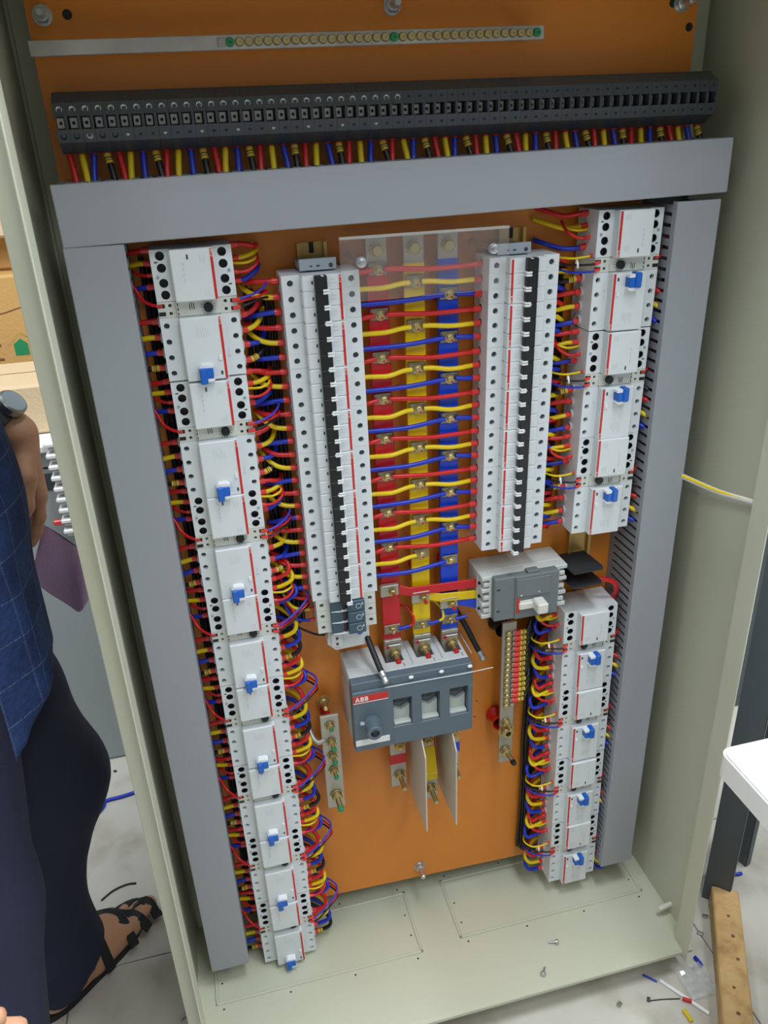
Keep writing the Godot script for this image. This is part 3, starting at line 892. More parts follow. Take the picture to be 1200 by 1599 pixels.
func power_wires():
	var RYB = ["red", "yellow", "blue", "black"]
	for ci in 3:
		var c = columns()[ci]
		var nm = c[0]
		var D = -1 if ci == 0 else 1        # side of the duct
		for k in c[4].size():
			var y = c[4][k]
			var o = ordinal(k + 1)
			var xr = xcol(c, y)
			for j in 4:
				var yj = y + 0.02625 - j * 0.0175
				var col = RYB[j] if ci == 0 else RYB[(j + 3) % 4]
				var mk = 0.0085 if col == "black" else 0.0
				var e = rng.randf_range(-0.002, 0.002)
				# towards the duct
				var reach = xr + D * 0.0385
				var dx = -0.168 if ci == 0 else 0.456
				wire("power_wire", "%s wire from duct into %s blue-toggle breaker of %s" % [col, o, nm], "wire", "wires between ducts and breakers", col,
					[Vector3(reach, yj, 0.0312), Vector3(xr + D * 0.053, yj + e * 0.3, 0.0312), Vector3(dx, yj - 0.002 + e, 0.030), Vector3(dx + D * 0.014, yj - 0.008 + e, 0.024)] if ci == 0 else [Vector3(reach, yj, 0.0312), Vector3(reach + 0.006, yj, 0.034), Vector3(xr + 0.0455, yj + e * 0.3, 0.047), Vector3(dx + 0.002, yj - 0.003 + e, 0.057), Vector3(dx + 0.012, yj - 0.008 + e, 0.056), Vector3(dx + 0.022, yj - 0.016, 0.045)], 0.0031, 0.0135, 0.0, mk)
				# towards the middle of the plate
				var pts = []
				var I = -D
				var a = Vector3(xr + I * 0.0385, yj, 0.0312)
				if ci == 0 and y > 0.68:
					var up = 0.010 + e * 2 if j != 2 else 0.003
					pts = [a, Vector3(xr + I * 0.054, yj + 0.001, 0.0315), Vector3(xr + I * 0.066, yj + up * 0.6, 0.025), Vector3(xr + I * 0.073, yj + up + 0.006, 0.006)]
				elif ci == 1:
					pts = [a, Vector3(xr + I * 0.056, yj + e, 0.031), Vector3(xr + I * 0.07, yj - 0.003 + e, 0.026), Vector3(xr + I * 0.086, yj - 0.007, 0.016), Vector3(xr + I * 0.096, yj - 0.012, 0.006)]
				elif ci == 0:
					var b = 0.066 + 0.002 * j + e
					pts = [a, Vector3(xr + I * 0.056, yj + 0.002, 0.0325), Vector3(xr + I * b, yj + 0.010, 0.034), Vector3(xr + I * (b + 0.001), yj + 0.022, 0.028), Vector3(xr + I * (b - 0.014), yj + 0.034, 0.014), Vector3(xr + I * 0.04, yj + 0.038, 0.005)]
				else:
					var b = 0.071 + e + (0.003 if j == 2 else 0.0)
					pts = [a, Vector3(xr + I * 0.058, yj + 0.0005, 0.0335), Vector3(xr + I * b, yj + 0.006, 0.034), Vector3(xr + I * (b + 0.003), yj + 0.017, 0.026), Vector3(xr + I * (b - 0.012), yj + 0.025, 0.013), Vector3(xr + I * 0.045, yj + 0.027, 0.006)]
				wire("power_wire", "%s wire on the busbar side of %s blue-toggle breaker of %s" % [col, o, nm], "wire", "wires on the busbar side of breakers", col, pts, 0.0031, 0.0135, 0.0, mk)
			# contactor above this breaker
			var yc = y + 0.0792
			var xk = xcol(c, yc)
			var ys = y + 0.0436
			var xs = xcol(c, ys)
			var q = [["red", 0.0225], ["yellow", 0.0085], ["blue", -0.015]]
			for j in 3:
				var col = q[j][0]
				var yj = yc + q[j][1]
				var e = rng.randf_range(-0.002, 0.002)
				var dx = -0.168 if ci == 0 else 0.456
				if ci == 0:
					wire("power_wire", "%s wire from duct into %s contactor of %s" % [col, o, nm], "wire", "wires between ducts and contactors", col,
						[Vector3(xk - 0.0385, yj, 0.0312), Vector3(xk - 0.052, yj + e, 0.0312), Vector3(dx, yj - 0.002 + e, 0.026), Vector3(dx - 0.012, yj - 0.006, 0.02)], 0.0029, 0.0125)
				var I = -D
				var a = Vector3(xk + I * 0.0385, yj, 0.0312)
				var pts = []
				if ci == 0 and y > 0.68:
					var up = [-0.004, 0.007, 0.012][j]
					pts = [a, Vector3(xk + I * 0.055, yj + 0.001, 0.032), Vector3(xk + I * 0.069, yj + up * 0.7, 0.026), Vector3(xk + I * 0.074, yj + up, 0.006)]
				elif ci == 1:
					pts = [a, Vector3(xk + I * 0.056, yj - 0.001 + e, 0.031), Vector3(xk + I * 0.072, yj - 0.002, 0.026), Vector3(xk + I * 0.09, yj + 0.004, 0.014), Vector3(xk + I * 0.1, yj + 0.008, 0.005)]
				elif ci == 0:
					var b = 0.068 + 0.003 * j
					pts = [a, Vector3(xk + I * 0.056, yj + 0.003, 0.034), Vector3(xk + I * b, yj + 0.012, 0.036), Vector3(xk + I * (b - 0.002), yj + 0.022, 0.026), Vector3(xk + I * 0.05, yj + 0.028, 0.01)]
				else:
					var b = 0.070 + 0.002 * j + e
					pts = [a, Vector3(xk + I * 0.057, yj - 0.002, 0.034), Vector3(xk + I * b, yj - 0.003, 0.036), Vector3(xk + I * (b + 0.003), yj + 0.008, 0.028), Vector3(xk + I * (b - 0.014), yj + 0.017, 0.013), Vector3(xk + I * 0.045, yj + 0.02, 0.006)]
				wire("power_wire", "%s wire on the busbar side of %s contactor of %s" % [col, o, nm], "wire", "wires on the busbar side of contactors", col, pts, 0.0029, 0.0125)
			# thin yellow jumper paired with the yellow wire
			var I2 = -D
			wire("coil_wire", "thin yellow wire beside %s contactor of %s" % [o, nm], "control wire", "thin coil wires", "yellow",
				[Vector3(xk + I2 * 0.0395, yc + 0.0045, 0.034), Vector3(xk + I2 * 0.058, yc + 0.004, 0.037), Vector3(xk + I2 * 0.07, yc + 0.008, 0.031), Vector3(xk + I2 * 0.068, yc + 0.013, 0.015)], 0.0016, 0.0)
			wire("coil_wire", "thin red wire into %s contactor coil of %s" % [o, nm], "control wire", "thin coil wires", "red",
				[Vector3(xk + I2 * 0.0395, yc - 0.0035, 0.041), Vector3(xk + I2 * 0.056, yc - 0.0045, 0.042), Vector3(xk + I2 * 0.07, yc + 0.003, 0.037), Vector3(xk + I2 * 0.071, yc + 0.014, 0.02)], 0.0019, 0.009)
			# control wires into the timer's ports
			var bulge = 0.0 if ci == 1 or (ci == 0 and y > 0.68) else (0.012 if ci == 0 else 0.004)
			var cc = [["purple", 0.0042, 0.012], ["black", -0.0042, 0.004], ["red", -0.001, 0.008]]
			if ci > 0:
				cc = [["black", 0.0042, 0.004], ["blue", -0.0042, 0.0], ["yellow", 0.012, 0.006]]
			for j in 3:
				var col = cc[j][0]
				var yj = ys + cc[j][1]
				var zz = 0.0605 if j < 2 else 0.05
				var x0 = 0.0375 if j < 2 else 0.041
				var sgn = 1.0 if ci == 0 else -0.4
				wire("control_wire", "thin %s control wire at %s dial module of %s" % [col, o, nm], "control wire", "thin control wires", col,
					[Vector3(xs + I2 * x0, yj, zz), Vector3(xs + I2 * 0.05, yj + 0.003 * sgn, zz + 0.003), Vector3(xs + I2 * (0.068 + bulge), yj + (0.006 + bulge) * sgn, 0.05), Vector3(xs + I2 * (0.078 + bulge), yj + (cc[j][2] + bulge * 1.2) * sgn, 0.034), Vector3(xs + I2 * 0.07, yj + (cc[j][2] + bulge * 2.0) * sgn - 0.004, 0.012)], 0.0014, 0.0085 if j < 2 else 0.006, 0.0, 0.0, 1.45)
			if ci > 0:
				var zt = thing("cable_tie", "small white cable tie round thin wires at %s dial module of %s" % [o, nm], "cable tie", Vector3(xs - 0.062, ys + 0.003, 0.052), "white cable ties")
				obj("band", MB.new().lathe(v2([0.0042, -0.0011, 0.0056, -0.0011, 0.0056, 0.0011, 0.0042, 0.0011, 0.0042, -0.0011]), facing(Vector3.ZERO, Vector3(1, 0.15, 0.3)), 12).mesh(), "white", zt)
			# thin red wire curving from the duct into the timer
			var dd = D
			wire("coil_wire", "thin red wire curving from duct to %s dial module of %s" % [o, nm], "control wire", "thin red duct wires", "red",
				[Vector3(xs + dd * 0.0375, ys + 0.0042, 0.0595), Vector3(xs + dd * 0.048, ys + 0.005, 0.053), Vector3(xs + dd * 0.058, ys + 0.010, 0.043), Vector3(xs + dd * 0.066, ys + 0.024, 0.033), Vector3(xs + dd * 0.076, ys + 0.034, 0.026)], 0.0019, 0.006, 0.0, 0.0, 1.15)
			if ci == 0:
				wire("coil_wire", "short thin red wire into %s contactor coil, duct side of %s" % [o, nm], "control wire", "thin red duct wires", "red",
					[Vector3(xk - 0.0395, yc - 0.0015, 0.037), Vector3(xk - 0.05, yc - 0.002, 0.037), Vector3(xk - 0.060, yc + 0.0, 0.03), Vector3(xk - 0.068, yc + 0.004, 0.02)], 0.0018, 0.009)

func neutral_runs():   # black neutral wires that run down the plate behind the coloured ones
	for q in [["beside the duct of the long column", -0.157, 1.19, 0.13, 0.0045, 4, 0.0052], ["between the long column and the breakers", -0.047, 1.15, 0.66, 0.003, 6, 0.0058], ["behind the loops of the short lower column", 0.351, 0.64, 0.12, -0.009, 4, -0.0056], ["between the breakers and the short upper column", 0.338, 1.15, 0.80, -0.015, 4, 0.0055]]:
		for i in q[5]:
			var x = q[1] + i * q[6]
			var pts = []
			for k in 9:
				var y = lerpf(q[2] - i * 0.004, q[3] + i * 0.006, k / 8.0)
				pts.append(Vector3(x + (1.2 - y) * q[4] + rng.randf_range(-0.0012, 0.0012), y, 0.0045 + rng.randf_range(0.0, 0.003)))
			wire("neutral_run", "black wire %s, %s from its edge" % [q[0], ordinal(i + 1)], "wire", "black wires running down the plate " + q[0], "black", pts, 0.0027)

func breaker_wires():
	var RYB = ["red", "yellow", "blue"]
	for i in 24:
		var y = ypole(i)
		var x = BL[0] + (1.1566 - y) * BL[1]
		var e = rng.randf_range(-1, 1)
		var dr = [0.003, 0.009, -0.004][i % 3] + e * 0.003
		wire("breaker_wire", "%s wire into the outer side of %s pole, column before the red busbar" % [RYB[i % 3], ordinal(i + 1)], "wire", "wires into the outer breaker poles", RYB[i % 3],
			[Vector3(x - 0.039, y, 0.0305), Vector3(x - 0.058, y, 0.0305), Vector3(x - 0.073, y + dr * 0.5, 0.027), Vector3(x - 0.083, y + dr * 1.4, 0.016), Vector3(x - 0.086, y + dr * 2.0, 0.005)], 0.0031, 0.0135)
	for i in 22:
		var y = ypole(i) + 0.0008
		var x = BR[0] + (1.1566 - y) * BR[1]
		var e = rng.randf_range(-1, 1)
		wire("breaker_wire", "%s wire into the outer side of %s pole, column past the blue busbar" % [RYB[i % 3], ordinal(i + 1)], "wire", "wires into the outer breaker poles", RYB[i % 3],
			[Vector3(x + 0.039, y, 0.0305), Vector3(x + 0.054, y + e * 0.001, 0.031), Vector3(x + 0.066, y - 0.004 + e * 0.004, 0.025), Vector3(x + 0.075, y - 0.010 + e * 0.006, 0.012), Vector3(x + 0.077, y - 0.016, 0.004)], 0.0031, 0.006)
	wire("power_wire", "thick red wire arching from under the black plates to the topmost lower contactor", "wire", "", "red",
		[Vector3(0.392, 0.698, 0.035), Vector3(0.418, 0.698, 0.046), Vector3(0.438, 0.692, 0.05), Vector3(0.4465, 0.677, 0.048), Vector3(0.4475, 0.655, 0.038), Vector3(0.444, 0.63, 0.034)], 0.0036, 0.0, 0.012)
	for j in 3:
		var y = ypole(24 + j)
		wire("breaker_wire", "%s wire into the teal fuse holder from behind the long column" % RYB[j], "wire", "wires into the fuse holder", RYB[j],
			[Vector3(0.0005, y, 0.0305), Vector3(-0.015, y, 0.031), Vector3(-0.032, y + 0.007, 0.03), Vector3(-0.041, y + 0.022, 0.022), Vector3(-0.045, y + 0.036, 0.008)], 0.0022, 0.010)
	wire("breaker_wire", "thin black wire to the brass screw of the small white monitor", "wire", "", "black",
		[Vector3(0.010, 0.675, 0.034), Vector3(-0.005, 0.676, 0.03), Vector3(-0.03, 0.69, 0.022), Vector3(-0.046, 0.705, 0.008)], 0.0016, 0.0)

var BARS := [["red", 0.106, 0.1055], ["yellow", 0.1505, 0.1495], ["blue", 0.1925, 0.1915]]
func tap_y(i):
	return ypole(i) + 0.0035 + i * 0.0001

func lead_path(a, b, sag):   # from a breaker terminal to a busbar tap
	var L = a.distance_to(b)
	if L < 0.05:
		return [a, a.lerp(b, 0.5) + Vector3(0, 0.0004, 0.002), b]
	var near = a.lerp(b, 0.016 / L) + Vector3(0, -0.0006, 0.001)
	return [a, near, a.lerp(b, 0.55) + Vector3(0, -0.0016 + sag, 0.0045), b.lerp(a, 0.012 / L) + Vector3(0, 0.0002, 0.002), b]

func busbars():
	for b in 3:
		var col = BARS[b][0]
		var x = BARS[b][1]
		var t = thing("busbar", "vertical %s-sleeved flat busbar between the two breaker columns" % col, "busbar", Vector3(x, 0, 0), "three coloured busbars")
		obj("bar", MB.new().between(Vector3(-0.0125, 0.612, 0.0225), Vector3(0.0125, 1.196, 0.0265), 0.0006).mesh(), "tin", t)
		obj("sleeve", MB.new().between(Vector3(-0.0129, 0.6435, 0.022), Vector3(0.0129, [1.166, 1.164, 1.166][b], 0.0271), 0.0007).mesh(), "bar_" + col, t)
		for yy in [1.12, 0.75]:
			obj("insulator", MB.new().lathe(v2([0.009, 0, 0.012, 0.004, 0.008, 0.011, 0.012, 0.018, 0.009, 0.0222]), Transform3D(), 12).mesh(), "red_cap", t, Vector3(0, yy, 0))
		obj("top_bolt", MB.new().lathe(v2([0.0085, 0, 0.0085, 0.0022, 0.0064, 0.0022]), Transform3D(), 14).lathe(v2([0.0072, 0.0022, 0.0072, 0.0072, 0.006, 0.0085, 0, 0.0085]), Transform3D(), 6).mesh(), "brass", t, Vector3(0, 1.181, 0.0265))
		for j in 8:
			var yy = tap_y(3 * j + b)
			var cl = obj("tap_clamp", MB.new().box(Vector3(0, 0, 0.0282), Vector3(0.0225, 0.0135, 0.0022), 0.0004).box(Vector3(0, 0.0068, 0.0295), Vector3(0.02, 0.0016, 0.003), 0.0003).mesh(), "clamp_metal", t, Vector3(0, yy, 0))
			obj("tap_screw", MB.new().lathe(v2([0.0062, 0, 0.0062, 0.0012, 0.0045, 0.0014, 0.0045, 0.0040, 0.0034, 0.005, 0, 0.0052]), Transform3D(), 10).mesh(), "brass", cl, Vector3(0.001, -0.001, 0.0292))
			obj("tap_paint", MB.new().lathe(v2([0.0016, 0, 0.0014, 0.0012, 0, 0.0013]), Transform3D(), 8).mesh(), "red_cap", cl, Vector3(0.0022, -0.0035, 0.0338))
		# auxiliary tap and terminal bolt at the foot
		var ya = [0.6612, 0.6612, 0.6614][b]
		obj("aux_clamp", MB.new().box(Vector3(0, 0, 0.0282), Vector3(0.0235, 0.0145, 0.002), 0.0004).mesh(), "clamp_metal", t, Vector3(0, ya, 0))
		bolt(t, Vector3(0, ya, 0.0288), Vector3(0, 0, 1), 0.0024, 0.010, "brass")
		obj("terminal_pad", MB.new().box(Vector3(0, 0.6165, 0.029), Vector3(0.0235, 0.037, 0.004), 0.001).box(Vector3(0, 0.6395, 0.0275), Vector3(0.025, 0.0065, 0.004), 0.0006).mesh(), "tin", t)
		bolt(t, Vector3(0.0012, 0.6215, 0.031), Vector3(0.04, -0.08, 1), 0.0038, 0.023, "brass", "red_cap")
		obj("paint_spot", MB.new().lathe(v2([0.0028, 0, 0.0028, 0.0014, 0, 0.0016]), Transform3D(), 8).mesh(), "red_cap", t, Vector3(-0.0085, 0.633, 0.031))
	# leads from each bar to the breaker poles on both sides
	for i in 24:
		var b = i % 3
		var col = BARS[b][0]
		var x = BARS[b][1]
		var yt = tap_y(i)
		var yp = ypole(i)
		var xl = BL[0] + (1.1566 - yp) * BL[1] + 0.039
		var span = x - xl
		var sag = rng.randf_range(-0.001, 0.001)
		wire("busbar_lead", "%s lead from the %s tap of its busbar to the breakers beside the red bar" % [col, ordinal(i / 3 + 1)], "lead", "leads between busbars and breakers", col,
			lead_path(Vector3(xl, yp, 0.0305), Vector3(x - 0.0075, yt, 0.0325), sag), 0.0031, 0.009 if b == 0 else 0.010, 0.0)
		if i < 22:
			var xe = BR[0] + (1.1566 - yp) * BR[1] - 0.039
			var sp = xe - x
			wire("busbar_lead", "%s lead from the %s tap of its busbar to the breakers beyond the blue bar" % [col, ordinal(i / 3 + 1)], "lead", "leads between busbars and breakers", col,
				lead_path(Vector3(xe, yp + 0.0008, 0.0305), Vector3(x + 0.0075, yt, 0.0325), sag), 0.0031, 0.0155, 0.0)
				# little tails on the auxiliary taps
	for b in 3:
		var x = BARS[b][1]
		var ya = [0.6612, 0.6612, 0.6614][b]
		var col = BARS[b][0]
		wire("pilot_wire", "short %s pilot wire with blue sleeve at the foot of the %s busbar" % [col if b < 2 else "blue", col], "wire", "pilot wires at the busbar feet", "blue",
			[Vector3(x + 0.009, ya, 0.030), Vector3(x + 0.016, ya + 0.0005, 0.031), Vector3(x + 0.025, ya + 0.002, 0.031)], 0.0026, 0.0)
		if b < 2:
			wire("pilot_wire", "thin %s wire bending up behind the foot of the next busbar" % col, "wire", "pilot wires at the busbar feet", col,
				[Vector3(x + 0.024, ya + 0.0015, 0.031), Vector3(x + 0.031, ya + 0.006, 0.031), Vector3(x + 0.031, ya + 0.017, 0.025), Vector3(x + 0.022, ya + 0.026, 0.014), Vector3(x + 0.008, ya + 0.026, 0.008)], 0.0020, 0.0)
	# flat strips to the moulded-case breaker
	var sx = 0.232
	var S = [["red", 0.1055, 0.7245, 0.7145, 0.0135], ["yellow", 0.150, 0.7065, 0.6955, 0.0130], ["blue", 0.192, 0.6885, 0.6795, 0.0140]]
	for b in 3:
		var s = S[b]
		var t = thing("flat_link", "flat %s-sleeved copper strip from its busbar to the grey moulded-case breaker" % s[0], "busbar link", Vector3(s[1], s[2], 0.0), "flat strips to the moulded-case breaker")
		obj("clamp", MB.new().box(Vector3(-0.002, 0.003, 0.030), Vector3(0.026, 0.018, 0.005), 0.0006).box(Vector3(-0.002, 0.0125, 0.0325), Vector3(0.024, 0.002, 0.008), 0.0004).mesh(), "tin", t)
		bolt(t, Vector3(0.002, 0.001, 0.0325), Vector3(0.03, -0.06, 1), 0.0028, 0.013, "brass", "red_cap")
		var L = sx - s[1]
		var y0 = 0.002
		var y1 = s[3] - s[2] + 0.004
		var pl = [[0.011, y0, 0.030], [0.026, y0 - 0.0045, 0.034], [L, y1, 0.034]]
		var mb = MB.new()
		for k in 2:
			var a = Vector3(pl[k][0], pl[k][1], pl[k][2])
			var e = Vector3(pl[k + 1][0], pl[k + 1][1], pl[k + 1][2])
			if s[0] == "blue" and k == 0:
				e = Vector3(0.018, y0, 0.032)
			if s[0] == "blue" and k == 1:
				a = Vector3(0.018, y0, 0.032)
			var X = (e - a).normalized()
			var Z = X.cross(Vector3.UP).normalized()
			if Z.z < 0: Z = -Z
			var Y = Z.cross(X)
			mb.box(Vector3(a.distance_to(e) * 0.5, 0, 0), Vector3(a.distance_to(e) + 0.0012, s[4], 0.003), 0.0006, Transform3D(Basis(X, Y, Z), a))
		obj("strip", mb.mesh(), "bar_" + s[0], t)

func acrylic_cover():
	var t = thing("acrylic_cover", "clear bent acrylic guard over the top ends of the three busbars", "guard", Vector3(0.152, 1.2, 0))
	obj("sheet", MB.new().between(Vector3(-0.098, -0.066, 0.072), Vector3(0.098, 0.002, 0.075), 0.0005).mesh(), "acrylic", t)
	obj("top_fold", MB.new().between(Vector3(-0.098, 0.0, 0.003), Vector3(0.098, 0.003, 0.0725), 0.0005).mesh(), "acrylic", t)
	obj("polished_edge", MB.new().between(Vector3(-0.098, 0.0002, 0.0715), Vector3(0.098, 0.0034, 0.0756), 0.001).mesh(), "acrylic_edge", t)
	for q in [[-0.075, -0.024], [0.078, -0.020]]:
		obj("spacer", MB.new().lathe(v2([0.0035, 0, 0.0035, 0.072]), Transform3D(), 8).mesh(), "zinc", t, Vector3(q[0], q[1], 0))
		obj("screw", MB.new().lathe(v2([0.0062, 0, 0.0062, 0.0015, 0.005, 0.0015, 0.005, 0.0055, 0.0036, 0.006, 0.0036, 0.011, 0, 0.0115]), Transform3D(), 10).mesh(), "zinc", t, Vector3(q[0], q[1], 0.075))

func isolator_switch():
	var t = thing("isolator_switch", "grey and white three-pole load-break switch with knob shaft and red label", "switch", Vector3(0.12, 0.559, 0))
	var b = MB.new()
	b.between(Vector3(-0.088, -0.058, 0.0), Vector3(0.088, 0.034, 0.066), 0.0012)
	b.between(Vector3(-0.088, 0.030, 0.046), Vector3(0.088, 0.059, 0.066), 0.0012)
	var px = [-0.0145, 0.030, 0.0725]
	for w in [[-0.088, -0.03], [-0.003, 0.0165], [0.0425, 0.059], [0.084, 0.088]]:
		b.between(Vector3(w[0], 0.030, 0.0), Vector3(w[1], 0.059, 0.0475), 0.001)
	for k in 3:
		b.box(Vector3(px[k] + 0.022, 0.0595, 0.03), Vector3(0.0012, 0.003, 0.06), 0.0004)
	obj("housing", b.mesh(), "switch_body", t)
	# front cover with three window openings
	var c = MB.new()
	var ys = [-0.059, -0.026, 0.022, 0.059]
	var wx = [-0.030, -0.003, 0.0115, 0.0385, 0.0535, 0.081]
	var z0 := 0.066
	var z1 := 0.085
	c.between(Vector3(-0.0885, -0.059, z0), Vector3(wx[0], 0.046, z1), 0.0012)
	c.between(Vector3(wx[0] - 0.002, -0.059, z0), Vector3(0.0885, ys[1], z1), 0.0012)
	c.between(Vector3(wx[0] - 0.002, ys[2], z0), Vector3(0.0885, 0.046, z1), 0.0012)
	c.between(Vector3(wx[1], ys[1] - 0.001, z0), Vector3(wx[2], ys[2] + 0.001, z1), 0.0006)
	c.between(Vector3(wx[3], ys[1] - 0.001, z0), Vector3(wx[4], ys[2] + 0.001, z1), 0.0006)
	c.between(Vector3(wx[5], ys[1] - 0.001, z0), Vector3(0.0885, ys[2] + 0.001, z1), 0.0012)
	c.between(Vector3(-0.0885, 0.045, z0), Vector3(0.0885, 0.059, z1 - 0.0035), 0.001)
	obj("front_cover", c.mesh(), "switch_front", t)
	for k in 3:
		var x0 = wx[k * 2]
		var x1 = wx[k * 2 + 1]
		var wn = obj("window", MB.new().between(Vector3(x0, -0.026, 0.066), Vector3(x1, 0.022, 0.068)).mesh(), "switch_front", t)
		obj("window_pane", MB.new().prism(v2([x0 + 0.001, -0.025, x1 - 0.001, -0.025, x1 - 0.001, 0.002, (x0 + x1) / 2, -0.006, x0 + 0.001, 0.001]), Transform3D(Basis(), Vector3(0, 0, 0.068)), 0.006).between(Vector3(x0 + 0.0008, -0.0255, 0.068), Vector3(x1 - 0.0008, -0.0215, 0.0825), 0.0006).mesh(), "switch_window", wn)
		obj("window_gap", MB.new().prism(v2([x0 + 0.004, 0.006, x0 + 0.018, 0.004, x0 + 0.0235, 0.018, x0 + 0.006, 0.0185]), Transform3D(Basis(), Vector3(0, 0, 0.068)), 0.002).mesh(), "mark", wn)
		obj("locating_peg", MB.new().box(Vector3(px[k] + 0.012, 0.054, 0.0825), Vector3(0.007, 0.005, 0.004), 0.0015).mesh(), "prong", t)
		obj("print", MB.new().box(Vector3(px[k] + 0.009, 0.0592, 0.058), Vector3(0.0009, 0.0003, 0.008)).mesh(), "mark", t)
	obj("print", MB.new().box(Vector3(-0.06, 0.0592, 0.048), Vector3(0.022, 0.0003, 0.0009)).box(Vector3(-0.06, 0.0592, 0.043), Vector3(0.018, 0.0003, 0.0007)).mesh(), "print", t)
	obj("red_label", MB.new().box(Vector3(-0.0625, 0.0345, 0.0852), Vector3(0.05, 0.0115, 0.0006), 0.0002).mesh(), "stripe", t)
	obj("label_border", MB.new().box(Vector3(-0.0625, 0.0282, 0.0852), Vector3(0.05, 0.0012, 0.0006), 0.0).mesh(), "white", t)
	obj("logo", text_mesh("ABB", 0.0072), "white", t, Vector3(-0.075, 0.0345, 0.0858))
	obj("white_label", MB.new().box(Vector3(-0.0625, -0.043, 0.0852), Vector3(0.05, 0.0105, 0.0006), 0.0002).mesh(), "white", t)
	var kn = obj("shaft_socket", MB.new().lathe(v2([0.0135, 0, 0.0135, 0.004, 0.0115, 0.005, 0.0115, 0.022, 0.0105, 0.0232, 0.0062, 0.0232, 0.0062, 0.012, 0, 0.012]), Transform3D(Basis(), Vector3(-0.063, -0.011, 0.085)), 18).mesh(), "switch_front", t)
	obj("shaft_hole", MB.new().box(Vector3(-0.063, -0.011, 0.1075), Vector3(0.0085, 0.0085, 0.002), 0.0006).mesh(), "pit", kn)
	obj("pointer", MB.new().box(Vector3(-0.077, -0.006, 0.088), Vector3(0.007, 0.004, 0.006), 0.001).mesh(), "clamp_grey", t)
	# copper tails below
	for k in 3:
		var x = [-0.0135, 0.0325, 0.0745][k]
		var fw = [0.0, 0.016, 0.0][k]
		var lk = thing("outgoing_link", "%s-banded copper tail with brass bolts under the load-break switch" % BARS[k][0], "busbar link", Vector3(0.12 + x, 0.44, 0), "copper tails under the load-break switch")
		var m = MB.new()
		m.between(Vector3(-0.0125, -0.008, 0.026), Vector3(0.0125, 0.06, 0.030), 0.0006)
		var yb = -0.075 if k != 1 else -0.10
		var q = [Vector3(0, -0.008, 0.028), Vector3(0, -0.032 if k != 1 else -0.05, 0.028 + fw), Vector3(0, yb, 0.028 + fw)]
		var sl = MB.new()
		for i in 2:
			var Y = (q[i + 1] - q[i]).normalized()
			var Z = Vector3(1, 0, 0).cross(Y).normalized()
			var xf = Transform3D(Basis(Vector3(1, 0, 0), Y, Z), q[i])
			var L = q[i].distance_to(q[i + 1])
			m.box(Vector3(0, L / 2, 0), Vector3(0.025, L + 0.001, 0.004), 0.0005, xf)
			if i == 0:
				sl.box(Vector3(0, L * 0.5, 0), Vector3(0.0262, L * (0.8 if k != 1 else 1.0), 0.0052), 0.0006, xf)
			elif k == 1:
				sl.box(Vector3(0, 0.005, 0), Vector3(0.0262, 0.014, 0.0052), 0.0006, xf)
		obj("tail", m.mesh(), "tin", lk)
		obj("colour_band", sl.mesh(), "bar_" + BARS[k][0], lk)
		bolt(lk, Vector3(0.002, 0.010, 0.030), Vector3(0, -0.1, 1), 0.0042, 0.012, "yellow_zinc")
		bolt(lk, Vector3(0.001, yb + 0.022, 0.030 + fw), Vector3(0.05, -0.12, 1), 0.0042, 0.030, "brass")
	for k in 2:
		var bt = thing("phase_barrier", "thin pale insulating barrier plate hanging under the switch %s" % ["beside the red-banded tail", "between the yellow and blue tails"][k], "barrier", Vector3([0.131, 0.1785][k], 0.5, 0), "pale barrier plates")
		var pl = v2([0.0, 0.003, 0.0, 0.078, -0.022, 0.100, -0.170, 0.100, -0.170, 0.003])
		obj("plate", MB.new().prism(pl, Transform3D(Basis(Vector3(0, 1, 0), Vector3(0, 0, 1), Vector3(1, 0, 0)), Vector3(-0.0008, 0, 0)), 0.0018).mesh(), "barrier", bt)
	var wl = thing("white_offcut", "thin white plastic strand lying across the front of the load-break switch", "offcut", Vector3(0.078, 0.6045, 0.0835))
	obj("strand", MB.new().tube([Vector3(0, 0, 0), Vector3(0.07, 0.001, 0.0025), Vector3(0.115, 0.0015, 0.004), Vector3(0.16, 0.002, 0.003)], 0.0006, 6).mesh(), "white", wl)

